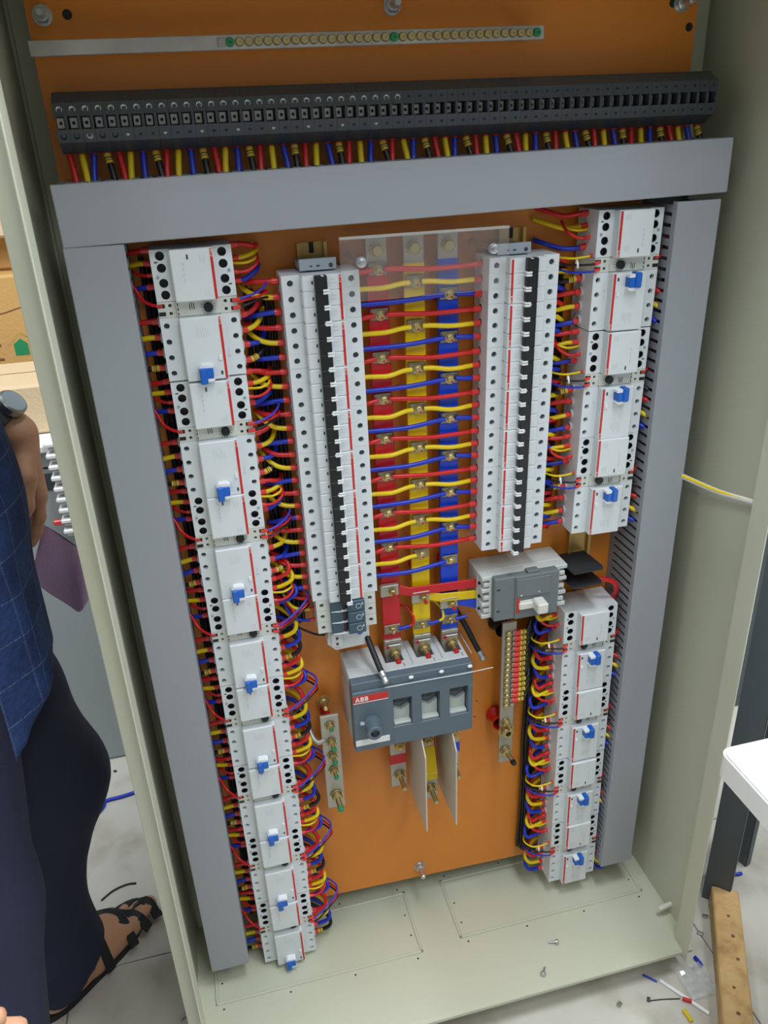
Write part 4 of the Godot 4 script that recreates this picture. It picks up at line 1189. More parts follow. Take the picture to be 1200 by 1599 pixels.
func moulded_breaker():
	var t = thing("moulded_case_breaker", "grey and white moulded-case breaker with white toggle beside the blue busbar", "breaker", Vector3(0.2945, 0.7055, 0))
	var b = MB.new()
	b.between(Vector3(-0.0645, -0.034, 0), Vector3(0.0645, 0.034, 0.040), 0.0012)
	b.between(Vector3(-0.053, -0.034, 0.039), Vector3(0.053, 0.034, 0.058), 0.0012)
	for k in 4:
		var y0 = [-0.034, -0.0145, 0.0085, 0.0275][k]
		var y1 = [-0.0275, -0.0085, 0.0145, 0.034][k]
		for s in [-1, 1]:
			b.between(Vector3(s * 0.052, y0, 0.039), Vector3(s * 0.0645, y1, 0.058), 0.001)
	for k in 3:
		for s in [-1, 1]:
			b.between(Vector3(s * 0.0525, -0.0255 + k * 0.0212, 0.039), Vector3(s * 0.0615, -0.0185 + k * 0.0212, 0.0575), 0.0012)
	obj("housing", b.mesh(), "mccb_light", t)
	var f = MB.new()
	f.between(Vector3(-0.050, -0.0345, 0.056), Vector3(0.046, 0.0345, 0.069), 0.0012)
	f.between(Vector3(-0.0195, -0.0345, 0.068), Vector3(0.0455, 0.0345, 0.0715), 0.0008)
	f.between(Vector3(-0.0005, 0.034, 0.056), Vector3(0.017, 0.0385, 0.067), 0.0008)
	f.between(Vector3(-0.018, 0.0015, 0.071), Vector3(0.033, 0.030, 0.0728), 0.0006)
	obj("front_cover", f.mesh(), "mccb", t)
	obj("red_mark", MB.new().box(Vector3(-0.0155, -0.0125, 0.0718), Vector3(0.004, 0.025, 0.0014), 0.0003).mesh(), "stripe", t)
	obj("toggle_well", MB.new().box(Vector3(0.004, -0.012, 0.0718), Vector3(0.034, 0.014, 0.002), 0.0006).mesh(), "bone", t)
	obj("toggle", MB.new().box(Vector3(0.0135, -0.010, 0.083), Vector3(0.016, 0.0165, 0.022), 0.002).box(Vector3(-0.004, -0.012, 0.0745), Vector3(0.022, 0.011, 0.005), 0.0016).mesh(), "bone", t)
	obj("test_dot", MB.new().lathe(v2([0.0025, 0, 0.0025, 0.001, 0, 0.001]), Transform3D(Basis(), Vector3(0.0235, 0.0075, 0.0715)), 10).mesh(), "white", t)
	obj("print", MB.new().box(Vector3(-0.011, 0.0045, 0.073), Vector3(0.003, 0.002, 0.0003)).box(Vector3(0.0155, 0.0065, 0.073), Vector3(0.0025, 0.002, 0.0003)).mesh(), "print", t)
	for q in [[-0.044, 0.017], [-0.044, -0.018]]:
		obj("rivet", MB.new().box(Vector3(q[0], q[1], 0.0692), Vector3(0.005, 0.0016, 0.0006)).mesh(), "pit", t)
	for k in 3:
		for s in [-1, 1]:
			obj("terminal_slot", MB.new().box(Vector3(s * 0.0592, -0.0212 + k * 0.0212 - 0.005, 0.041), Vector3(0.010, 0.005, 0.0015), 0.0005).mesh(), "pit", t)
	for k in 2:
		var fl = thing("insulating_flag", "black insulating plate beside the moulded-case breaker, %s of two" % ["upper", "lower"][k], "barrier", Vector3(0.360, 0.7245 - k * 0.0235, 0.0))
		obj("plate", MB.new().prism(v2([0, 0.004, 0.052, 0.004, 0.050, 0.066, 0.045, 0.076, -0.0, 0.078]), Transform3D(Basis(Vector3(1, 0, 0), Vector3(0, 0.12, 1).normalized(), Vector3(0, -1, 0.12).normalized()), Vector3.ZERO), 0.0015).mesh(), "flag", fl)
	for k in 2:
		var q = [["the black busbar feet and the white monitor", [Vector3(0.064, 0.672, 0.03), Vector3(0.0685, 0.655, 0.05), Vector3(0.0735, 0.637, 0.07), Vector3(0.0765, 0.628, 0.08)]], ["the foot of the blue busbar", [Vector3(0.205, 0.668, 0.012), Vector3(0.219, 0.64, 0.018), Vector3(0.232, 0.609, 0.024), Vector3(0.2385, 0.594, 0.028)]]][k]
		var lug = thing("capped_lug", "black heat-shrunk cable end with shiny lug beside %s" % (["the white monitor", q[0]][k]), "cable lug", q[1][0], "black cable ends")
		var loc = []
		for p in q[1]:
			loc.append(p - q[1][0])
		obj("heat_shrink", MB.new().tube(curve(loc), 0.0042, 10).mesh(), "shrink_black", lug)
		var ax = (loc[3] - loc[2]).normalized()
		obj("lug", MB.new().lathe(v2([0.0046, -0.002, 0.0046, 0.005, 0.0036, 0.007, 0.005, 0.008, 0.005, 0.014, 0.003, 0.016, 0, 0.016]), facing(loc[3], ax), 12).mesh(), "zinc", lug)

func neutral_bars():
	var t = thing("neutral_bar", "short tinned bar with green-capped bolts near the lower end of the plate", "busbar", Vector3(0.0035, 0.4455, 0), "", 0.0)
	obj("bar", MB.new().box(Vector3(0, 0, 0.0345), Vector3(0.0275, 0.180, 0.005), 0.0006).mesh(), "tin", t)
	for y0 in [0.105, -0.062]:
		obj("standoff", MB.new().lathe(v2([0.007, 0, 0.007, 0.031]), Transform3D(), 10).mesh(), "red_cap", t, Vector3(-0.002, y0 * 0.7, 0))
	bolt(t, Vector3(-0.003, 0.0985, 0.010), Vector3(0, 0, 1), 0.004, 0.022, "brass")
	for y0 in [0.071, 0.041, 0.0145, -0.014]:
		bolt(t, Vector3(0.0, y0 + rng.randf_range(-0.002, 0.002), 0.037), Vector3(0.1, -0.15, 1), 0.0035, 0.017 if y0 < 0.07 else 0.010, "brass", "green")
	bolt(t, Vector3(0.001, -0.065, 0.037), Vector3(0.05, -0.1, 1), 0.0045, 0.030, "brass", "green")
	var st = MB.new()
	st.tube(curve([Vector3(-0.010, 0.047, 0.037), Vector3(-0.020, 0.045, 0.037), Vector3(-0.0265, 0.050, 0.028), Vector3(-0.031, 0.064, 0.012), Vector3(-0.04, 0.072, 0.004)]), 0.0042, 6)
	obj("strap", st.mesh(), "tin", t)
	var n = thing("neutral_terminal_bar", "long tinned bar with brass screws under the moulded-case breaker", "busbar", Vector3(0.2845, 0.506, 0), "", -0.0)
	obj("bar", MB.new().box(Vector3(-0.0005, 0, 0.032), Vector3(0.0225, 0.270, 0.005), 0.0006).mesh(), "tin", n)
	for y0 in [0.12, -0.058]:
		obj("insulator", MB.new().lathe(v2([0.013, 0, 0.016, 0.006, 0.010, 0.016, 0.013, 0.0295]), Transform3D(), 14).mesh(), "red_cap" if y0 < 0 else "black", n, Vector3(-0.008, y0, 0))
	var sm = MB.new().lathe(v2([0.0048, 0, 0.0048, 0.0042, 0.0034, 0.0056, 0, 0.0056]), Transform3D(), 10).mesh()
	var cm = MB.new().box(Vector3(0.0065, 0, 0.002), Vector3(0.006, 0.0068, 0.004), 0.0006).mesh()
	for i in 15:
		var y0 = 0.116 - i * 0.0096
		obj("screw", sm, "brass", n, Vector3(-0.003 + rng.randf_range(-0.0006, 0.0006), y0, 0.0345))
		obj("terminal_clip", cm, "tin", n, Vector3(0, y0, 0.0345))
	bolt(n, Vector3(-0.002, -0.052, 0.0345), Vector3(0.1, -0.1, 1), 0.0035, 0.020, "brass")
	bolt(n, Vector3(-0.001, -0.068, 0.0345), Vector3(0, 0, 1), 0.0055, 0.004, "brass", "", true)
	bolt(n, Vector3(-0.001, -0.110, 0.0345), Vector3(0.12, -0.12, 1), 0.0042, 0.030, "brass", "black")
	for i in 14:
		var y0 = 0.506 + 0.1155 - i * 0.0096
		var o = 0.004 if i in [9, 10, 11] else 0.0
		wire("neutral_wire", "black wire with red boot and yellow sleeve, %s from top of the long tinned bar" % ordinal(i + 1), "wire", "sleeved wires on the long tinned bar", "black",
			[Vector3(0.2905, y0, 0.0365), Vector3(0.300, y0 + 0.0005, 0.037), Vector3(0.311 + o, y0 + 0.002, 0.036), Vector3(0.322, y0 + 0.012, 0.024), Vector3(0.330, y0 + 0.03, 0.012), Vector3(0.332, y0 + 0.05, 0.006)], 0.0032, 0.0095, 0.0, 0.0085 + o * 0.5, 1.32)

# ---------------------------------------------------------------- bodies: a field of joined tapered capsules, meshed as surface nets
class Field:
	var o := Vector3.ZERO
	var h := 0.01
	var n := Vector3i.ZERO
	var d := PackedFloat32Array()
	func _init(a, b, cell):
		o = a
		h = cell
		n = Vector3i(((b - a) / cell).ceil()) + Vector3i.ONE
		d.resize(n.x * n.y * n.z)
		d.fill(1.0)
	func cap(a, b, ra, rb, k = 0.02, squash = Vector3.ONE):
		var m = maxf(ra, rb) * maxf(1.0 / squash.x, maxf(1.0 / squash.y, 1.0 / squash.z)) + k + h * 2.5
		var lo = Vector3i(((a.min(b) - Vector3.ONE * m - o) / h).floor()).clamp(Vector3i.ZERO, n - Vector3i.ONE)
		var hi = Vector3i(((a.max(b) + Vector3.ONE * m - o) / h).ceil()).clamp(Vector3i.ZERO, n - Vector3i.ONE)
		var ab = (b - a) * squash
		var l2 = maxf(ab.length_squared(), 1e-9)
		for kz in range(lo.z, hi.z + 1):
			for ky in range(lo.y, hi.y + 1):
				var row = (kz * n.y + ky) * n.x
				for kx in range(lo.x, hi.x + 1):
					var q = (o + Vector3(kx, ky, kz) * h - a) * squash
					var t = clampf(q.dot(ab) / l2, 0.0, 1.0)
					var v = (q - ab * t).length() - lerpf(ra, rb, t)
					var w = d[row + kx]
					var e = maxf(k - absf(v - w), 0.0) / k
					d[row + kx] = minf(v, w) - e * e * k * 0.25
	func chain(pts, radii, k = 0.012):
		for i in pts.size() - 1:
			cap(pts[i], pts[i + 1], radii[i], radii[i + 1], k)
	func top_at(x, z):         # the highest point of the body over x, z
		var kx = clampi(roundi((x - o.x) / h), 0, n.x - 1)
		var kz = clampi(roundi((z - o.z) / h), 0, n.z - 1)
		for ky in range(n.y - 1, -1, -1):
			if d[(kz * n.y + ky) * n.x + kx] < 0:
				return o.y + ky * h
		return -1.0
	func cut_above(y):        # an open, level end (a hem, a neckline)
		for kz in n.z:
			for ky in n.y:
				var v = o.y + ky * h - y
				var row = (kz * n.y + ky) * n.x
				for kx in n.x:
					d[row + kx] = maxf(d[row + kx], v)
	func cut_below(fn):       # fn(x, z) -> height of the hem there
		for kz in n.z:
			for kx in n.x:
				var y = fn.call(o.x + kx * h, o.z + kz * h)
				for ky in n.y:
					var i = (kz * n.y + ky) * n.x + kx
					d[i] = maxf(d[i], y - (o.y + ky * h))
	func into(mb):
		var ids := {}
		var pos = []
		var nor = []
		var sx = 1
		var sy = n.x
		var sz = n.x * n.y
		var lim = h * 1.9
		var offs = [0, sx, sy, sx + sy, sz, sz + sx, sz + sy, sz + sx + sy]
		for kz in n.z - 1:
			for ky in n.y - 1:
				var row = kz * sz + ky * sy
				for kx in n.x - 1:
					var i = row + kx
					if absf(d[i]) > lim:
						continue
					var c = []
					var neg = 0
					for f in offs:
						c.append(d[i + f])
						if d[i + f] < 0:
							neg += 1
					if neg == 0 or neg == 8:
						continue
					var s := Vector3.ZERO
					var m := 0
					for e in [[0, 1], [2, 3], [4, 5], [6, 7], [0, 2], [1, 3], [4, 6], [5, 7], [0, 4], [1, 5], [2, 6], [3, 7]]:
						var va = c[e[0]]
						var vb = c[e[1]]
						if (va < 0) != (vb < 0):
							var t = va / (va - vb)
							s += Vector3(e[0] & 1, (e[0] >> 1) & 1, e[0] >> 2).lerp(Vector3(e[1] & 1, (e[1] >> 1) & 1, e[1] >> 2), t)
							m += 1
					ids[i] = pos.size()
					pos.append(o + (Vector3(kx, ky, kz) + s / m) * h)
					nor.append(Vector3(c[1] + c[3] + c[5] + c[7] - c[0] - c[2] - c[4] - c[6], c[2] + c[3] + c[6] + c[7] - c[0] - c[1] - c[4] - c[5], c[4] + c[5] + c[6] + c[7] - c[0] - c[1] - c[2] - c[3]).normalized())
		for i in ids:
			for e in [[sx, sy, sz], [sy, sz, sx], [sz, sx, sy]]:
				var a = d[i]
				var b = d[i + e[0]]
				if (a < 0) == (b < 0):
					continue
				var q = [i, i - e[1], i - e[1] - e[2], i - e[2]]
				var ok = true
				for j in q:
					ok = ok and ids.has(j)
				if ok:
					var w = []
					for j in q:
						w.append(ids[j])
					mb.tri(pos[w[0]], pos[w[1]], pos[w[2]], nor[w[0]], nor[w[1]], nor[w[2]])
					mb.tri(pos[w[0]], pos[w[2]], pos[w[3]], nor[w[0]], nor[w[2]], nor[w[3]])

# a hand into mb: wrist, direction of the fingers, thumb side, palm normal; curl bends the fingers towards the palm side
func hand(mb, wrist, dir, thumb, curl, back_to):
	var pn = dir.cross(thumb).normalized()
	var lo = wrist
	var hi = wrist
	for v in [dir * 0.2 + thumb * 0.09, dir * 0.2 - thumb * 0.09, -dir * 0.05, pn * 0.09, -pn * 0.09, thumb * 0.09, -thumb * 0.07, back_to - wrist]:
		lo = lo.min(wrist + v)
		hi = hi.max(wrist + v)
	var f = Field.new(lo - Vector3.ONE * 0.02, hi + Vector3.ONE * 0.02, 0.0035)
	f.cap(back_to, wrist, 0.031, 0.025, 0.02)
	var palm = wrist + dir * 0.05
	for s in [-0.026, -0.009, 0.009, 0.026]:
		f.cap(wrist + thumb * s * 0.5, wrist + dir * (0.088 - absf(s - 0.009) * 0.25) + thumb * s, 0.017, 0.0125, 0.016)
	var L = [0.072, 0.080, 0.074, 0.058]
	for i in 4:
		var s = 0.029 - i * 0.019
		var p = wrist + dir * (0.083 - absf(s - 0.009) * 0.2) + thumb * s
		var v = (dir + thumb * s * 1.2).normalized()
		var pts = [p - v * 0.01, p]
		var c = curl * (0.85 + 0.12 * i)
		for seg in [0.45, 0.31, 0.24]:
			v = v.rotated(thumb, -c) if pn.dot(v.rotated(thumb, -c)) > pn.dot(v) else v.rotated(thumb, c)
			p = p + v * L[i] * seg
			pts.append(p)
		f.chain(pts, [0.0105, 0.0102, 0.0092, 0.0084, 0.0072], 0.004)
	var tp = wrist + dir * 0.022 + thumb * 0.022
	var tv = (dir * 0.6 + thumb * 0.8 + pn * 0.25).normalized()
	var t1 = tp + tv * 0.038
	var t2 = t1 + (tv + dir * 0.8 + pn * 0.35).normalized() * 0.034
	var t3 = t2 + (dir + pn * 0.5).normalized() * 0.026
	f.chain([tp, t1, t2, t3], [0.016, 0.0128, 0.0108, 0.0086], 0.008)
	f.into(mb)

func person():
	var t = thing("person", "person in navy plaid shirt, dark trousers and black sandals standing beside the cabinet", "person", Vector3(-0.475, 0, 0.03))
	var O = -t.position
	var fwd = Vector3(0.63, 0, -0.775)
	var rt = Vector3(0.775, 0, 0.63)
	var hipL = Vector3(-0.505, 0.83, -0.01)
	var kneeL = Vector3(-0.428, 0.435, -0.065)
	var ankL = Vector3(-0.474, 0.085, -0.022)
	var hipR = Vector3(-0.475, 0.83, 0.095)
	var kneeR = Vector3(-0.478, 0.47, 0.185)
	var ankR = Vector3(-0.50, 0.085, 0.29)
	var chest = Vector3(-0.485, 1.25, 0.05)
	var neck = Vector3(-0.478, 1.44, 0.035)
	var headc = Vector3(-0.462, 1.60, 0.015)
	var shL = chest - rt * 0.165 + Vector3(0, 0.12, 0)
	var shR = chest + rt * 0.165 + Vector3(0, 0.12, 0)
	var elL = Vector3(-0.50, 1.115, -0.15)
	var wrL = Vector3(-0.357, 0.962, -0.128)
	var elR = Vector3(-0.43, 1.11, 0.19)
	var wrR = Vector3(-0.57, 0.96, 0.22)
	# skin: one body
	var mb = MB.new()
	var f = Field.new(Vector3(-0.75, 0.02, -0.28), Vector3(-0.22, 1.78, 0.34), 0.0125)
	f.cap(Vector3(-0.485, 0.88, 0.04), chest, 0.115, 0.12, 0.05)
	f.cap(chest, neck, 0.12, 0.055, 0.05)
	f.cap(shL, shR, 0.05, 0.05, 0.05)
	f.cap(neck, headc, 0.052, 0.05, 0.03)
	f.cap(hipL, kneeL, 0.08, 0.052, 0.04)
	f.cap(kneeL, ankL, 0.052, 0.036, 0.03)
	f.cap(hipR, kneeR, 0.08, 0.052, 0.04)
	f.cap(kneeR, ankR, 0.052, 0.036, 0.03)
	f.cap(shL, elL, 0.048, 0.037, 0.03)
	f.cap(elL, wrL, 0.037, 0.026, 0.02)
	f.cap(shR, elR, 0.048, 0.037, 0.03)
	f.cap(elR, wrR, 0.037, 0.026, 0.02)
	f.into(mb)
	# head
	var hf = Field.new(headc - Vector3(0.15, 0.17, 0.15), headc + Vector3(0.15, 0.15, 0.15), 0.0055)
	hf.cap(headc + Vector3(0, 0.02, 0) - fwd * 0.012, headc + Vector3(0, 0.03, 0) + fwd * 0.01, 0.088, 0.085, 0.02)
	hf.cap(headc + fwd * 0.03 - Vector3(0, 0.04, 0), headc + fwd * 0.05 - Vector3(0, 0.075, 0), 0.062, 0.042, 0.03)
	hf.cap(headc + fwd * 0.088 + Vector3(0, 0.012, 0), headc + fwd * 0.108 - Vector3(0, 0.022, 0), 0.008, 0.0125, 0.012)
	hf.cap(headc + fwd * 0.082 - Vector3(0, 0.048, 0) - rt * 0.018, headc + fwd * 0.082 - Vector3(0, 0.048, 0) + rt * 0.018, 0.0085, 0.0085, 0.008)
	hf.cap(neck - Vector3(0, 0.0, 0), headc - Vector3(0, 0.03, 0) - fwd * 0.01, 0.055, 0.055, 0.03)
	for s in [-1, 1]:
		hf.cap(headc + rt * s * 0.084 + Vector3(0, 0.015, 0), headc + rt * s * 0.084 - Vector3(0, 0.02, 0), 0.013, 0.010, 0.008)
	hf.into(mb)
	# hands, feet
	hand(mb, wrL, Vector3(0.04, -0.985, -0.07).normalized(), Vector3(0.30, -0.055, 0.95).normalized(), 0.25, wrL.lerp(elL, 0.2))
	hand(mb, wrR, Vector3(-0.2, -0.97, 0.1).normalized(), Vector3(0.63, -0.1, -0.775).normalized(), 0.3, wrR.lerp(elR, 0.2))
	for q in [[ankL, 1.0, fwd], [ankR, -1.0, Vector3(0.5, 0, -0.866)]]:
		var ank = q[0]
		var u = q[2]
		var w = Vector3(-u.z, 0, u.x) * q[1]     # towards the big toe
		var base = Vector3(ank.x, 0.026, ank.z)
		var ff = Field.new(base - Vector3(0.16, 0.03, 0.24), base + Vector3(0.24, 0.14, 0.16), 0.004)
		ff.cap(ank + Vector3(0, 0.03, 0), base - u * 0.02 + Vector3(0, 0.014, 0), 0.034, 0.032, 0.02)
		ff.cap(ank, base + u * 0.10 + Vector3(0, 0.018, 0), 0.034, 0.024, 0.03)
		ff.cap(base + u * 0.02, base + u * 0.12 - w * 0.022, 0.028, 0.019, 0.025)
		ff.cap(base + u * 0.06 + w * 0.01, base + u * 0.135 + w * 0.024, 0.026, 0.020, 0.025)
		for i in 5:
			var k = i / 4.0
			var p = base + u * (0.135 - 0.034 * k) + w * (0.028 - 0.068 * k) + Vector3(0, 0.0, 0)
			var e = p + (u - w * (0.1 + 0.12 * k)).normalized() * (0.052 - 0.019 * k) + Vector3(0, -0.003, 0)
			var r = 0.0145 if i == 0 else 0.0095 - 0.0008 * i
			ff.chain([p, p.lerp(e, 0.55) + Vector3(0, 0.005, 0), e], [r, r * 0.95, r * 0.95], 0.004)
		ff.into(mb)
		# sandal: sole, and straps bent over the foot
		var sole = MB.new()
		var outl = []
		for k in 36:
			var a = TAU * k / 36.0
			var lx = -0.055 + 0.125 * (1 - cos(a))
			var hw = 0.036 + 0.013 * smoothstep(0.0, 1.0, (lx + 0.055) / 0.25) - 0.005 * sin(clampf((lx + 0.02) / 0.12, 0, 1) * PI)
			outl.append(Vector2(lx, sin(a) * hw))
		sole.prism(outl, Transform3D(Basis(u, w, u.cross(w)), Vector3(base.x, 0.013 if u.cross(w).y > 0 else 0.0, base.z) - w * 0.004), -0.0128 if u.cross(w).y > 0 else -0.0128)
		obj("sandal_sole", sole.mesh(), "sandal", t, O)
		var sp = MB.new()
		var straps = [[0.176, 0.052, 0.160, 0.008], [0.150, 0.052, 0.095, -0.054], [0.112, 0.052, 0.118, -0.056], [0.060, 0.046, 0.060, -0.05]]
		for s in straps:
			var path = []
			for i in 15:
				var k = i / 14.0
				var c2 = base + u * (lerpf(s[0], s[2], k) + 0.012 * sin(k * PI)) + w * lerpf(s[1], s[3], k)
				c2.y = maxf(ff.top_at(c2.x, c2.z) + 0.0015, 0.015)
				path.append(c2)
			for it in 2:
				for i in range(1, 14):
					path[i].y = maxf(path[i].y, (path[i - 1].y + path[i + 1].y) * 0.5)
			for i in 14:
				var X = path[i + 1] - path[i]
				var Z = X.normalized().cross(u).normalized()
				sp.box(Vector3.ZERO, Vector3(X.length() + 0.0025, 0.018, 0.0035), 0.001, Transform3D(Basis(X.normalized(), Z.cross(X.normalized()), Z), (path[i] + path[i + 1]) * 0.5))
		obj("sandal_strap", sp.mesh(), "sandal", t, O)
	obj("body", mb.mesh(), "skin", t, O)
	# toenail of the forward foot
	var tb = Vector3(ankL.x, 0.026, ankL.z) + fwd * 0.178 + Vector3(0.775, 0, 0.63) * 0.022
	obj("toenail", MB.new().box(Vector3.ZERO, Vector3(0.011, 0.002, 0.014), 0.0008).mesh(), "nail", t, O + tb + Vector3(0, 0.0125, 0), Vector3(0, -0.68, 0))
	# trousers
	var tr = Field.new(Vector3(-0.70, 0.06, -0.22), Vector3(-0.26, 0.98, 0.42), 0.0115)
	tr.cap(Vector3(-0.485, 0.93, 0.04), Vector3(-0.487, 0.84, 0.04), 0.125, 0.135, 0.05)
	tr.cap(hipL, hipL.lerp(kneeL, 0.55), 0.108, 0.098, 0.03)
	tr.cap(hipL.lerp(kneeL, 0.55), kneeL, 0.098, 0.092, 0.03)
	tr.cap(kneeL, Vector3(-0.468, 0.25, -0.035), 0.090, 0.062, 0.03)
	tr.cap(Vector3(-0.468, 0.25, -0.035), ankL, 0.060, 0.066, 0.03)
	tr.cap(hipR, kneeR, 0.105, 0.082, 0.03)
	tr.cap(kneeR, ankR + Vector3(0, 0.02, 0), 0.084, 0.068, 0.03)
	tr.cap(Vector3(-0.472, 0.23, -0.035), Vector3(-0.462, 0.06, -0.034), 0.058, 0.074, 0.02)
	tr.cut_below(func(x, z): return 0.045 + 0.05 * smoothstep(-0.47, -0.40, x) * (1.0 if z < 0.06 else 0.0))
	var tm = MB.new()
	tr.into(tm)
	obj("trousers", tm.mesh(), "trousers", t, O)
	# shirt
	var sh = Field.new(Vector3(-0.76, 0.54, -0.24), Vector3(-0.24, 1.50, 0.36), 0.0125)
	sh.cap(Vector3(-0.49, 0.62, 0.045), Vector3(-0.485, 0.95, 0.045), 0.150, 0.148, 0.04)
	sh.cap(Vector3(-0.485, 0.95, 0.045), chest, 0.148, 0.142, 0.04)
	sh.cap(chest, neck, 0.14, 0.075, 0.05)
	sh.cap(shL, shR, 0.068, 0.068, 0.05)
	sh.cap(shL, elL.lerp(shL, 0.2), 0.066, 0.056, 0.03)
	sh.cap(shR, elR.lerp(shR, 0.2), 0.066, 0.056, 0.03)
	for k in 4:
		var a = k * 1.5 + 0.2
		sh.cap(Vector3(-0.49 + cos(a) * 0.14, 0.60, 0.045 + sin(a) * 0.14), Vector3(-0.485 + cos(a + 0.3) * 0.135, 0.95, 0.045 + sin(a + 0.3) * 0.135), 0.016, 0.012, 0.03)
	sh.cut_above(1.455)
	sh.cut_below(func(x, z): return 0.665 + (x + 0.42) * 0.75 - maxf(0.0, (z - 0.02)) * 0.35)
	var sm = MB.new()
	sh.into(sm)
	obj("shirt", sm.mesh(), "shirt", t, O)
	# hair
	var hr = Field.new(headc - Vector3(0.14, 0.1, 0.14), headc + Vector3(0.14, 0.16, 0.14), 0.007)
	hr.cap(headc + Vector3(0, 0.05, 0) - fwd * 0.03, headc + Vector3(0, 0.055, 0) + fwd * 0.02, 0.089, 0.084, 0.02)
	hr.cap(headc + Vector3(0, 0.0, 0) - fwd * 0.05, headc + Vector3(0, 0.03, 0) - fwd * 0.045, 0.07, 0.08, 0.02)
	var hm = MB.new()
	hr.into(hm)
	obj("hair", hm.mesh(), "hair", t, O)
	for s in [-1, 1]:
		obj("eye", MB.new().lathe(v2([0, -0.006, 0.007, -0.003, 0.008, 0, 0.006, 0.004, 0, 0.006]), facing(Vector3.ZERO, fwd), 10).mesh(), "white", t, O + headc + fwd * 0.086 + rt * s * 0.032 + Vector3(0, 0.016, 0))
	# watch
	var ax = (wrL - elL).normalized()
	var wt = obj("wristwatch", MB.new().lathe(v2([0.029, -0.012, 0.0355, -0.011, 0.0355, 0.011, 0.029, 0.012]), facing(Vector3.ZERO, ax), 18).mesh(), "watch", t, O + wrL.lerp(elL, 0.13))
	var face = (Vector3(0.62, 0.6, 0.3) - ax * ax.dot(Vector3(0.62, 0.6, 0.3))).normalized()
	obj("watch_case", MB.new().lathe(v2([0.0185, -0.003, 0.0185, 0.007, 0.016, 0.009]), facing(Vector3.ZERO, face), 18).mesh(), "steel", wt, face * 0.0335)
	obj("watch_dial", MB.new().lathe(v2([0.016, 0.0, 0.0, 0.0]), facing(Vector3.ZERO, face), 18).mesh(), "glass_dial", wt, face * 0.0422)
	# the cloth hanging from the fingers
	var c = thing("cleaning_cloth", "folded purple cloth hanging from the hand with the wristwatch", "cloth", Vector3(-0.352, 0.825, -0.135))
	var cm = MB.new()
	var U = 16
	var V = 18
	for lay in 2:
		var g = []
		for i in V + 1:
			var rowp = []
			var v = float(i) / V
			for j in U + 1:
				var u = float(j) / U
				var p = Vector3(-0.002, 0.0, 0).lerp(Vector3(0.044, -0.045, 0.012), u)
				var q = Vector3(-0.030, -0.075, 0.004).lerp(Vector3(0.0415, -0.118, 0.016), u) + Vector3(0.004, -0.042, 0) * sin(u * PI) * (1.0 if lay == 0 else 0.8)
				var w = p.lerp(q, v)
				w += Vector3(-0.2, 0.1, 1.0).normalized() * (0.010 * sin(u * 7.5 + v * 1.6) * v + (0.007 if lay == 0 else -0.009) * sin(u * PI) * (0.3 + 0.7 * sin(minf(v, 0.9) * PI)))
				rowp.append(w)
			g.append(rowp)
		for i in V:
			for j in U:
				var a = g[i][j]
				var b = g[i][j + 1]
				var e = g[i + 1][j + 1]
				var dd = g[i + 1][j]
				var nn = (b - a).cross(dd - a).normalized()
				if nn.z < 0: nn = -nn
				if lay == 1: nn = -nn
				cm.quad(a, b, e, dd, nn)
	obj("fold", cm.mesh(), "purple_cloth", c)

func bystander_hand():
	var wr = Vector3(-0.424, 0.842, 0.548)
	var t = thing("person_hand", "bare hand of a second person hanging at the lower corner, fingertips only", "person", wr)
	var mb = MB.new()
	hand(mb, Vector3.ZERO, Vector3(0.78, -0.60, 0.18).normalized(), Vector3(-0.5, -0.72, -0.48).normalized(), 0.12, Vector3(-0.09, 0.05, -0.02))
	obj("skin", mb.mesh(), "skin", t)
	obj("sleeve", MB.new().tube([Vector3(-0.06, 0.036, -0.015), Vector3(-0.19, 0.12, -0.03), Vector3(-0.30, 0.24, -0.03)], [0.042, 0.05, 0.06], 16).mesh(), "collar", t)

# ---------------------------------------------------------------- things round the cabinet
func carton(label, a, b, m, flaps = true):
	var c = (a + b) * 0.5
	var t = thing("cardboard_box", label, "box", Vector3(c.x, a.y, c.z), "stacked cartons")
	var o = -t.position
	obj("carton", MB.new().between(a + o, b + o, 0.006).mesh(), m, t)
	if flaps:
		obj("flap_seam", MB.new().between(Vector3(a.x, b.y - 0.0005, c.z - 0.001) + o, Vector3(b.x, b.y + 0.0008, c.z + 0.001) + o).mesh(), "knot", t)
	return t

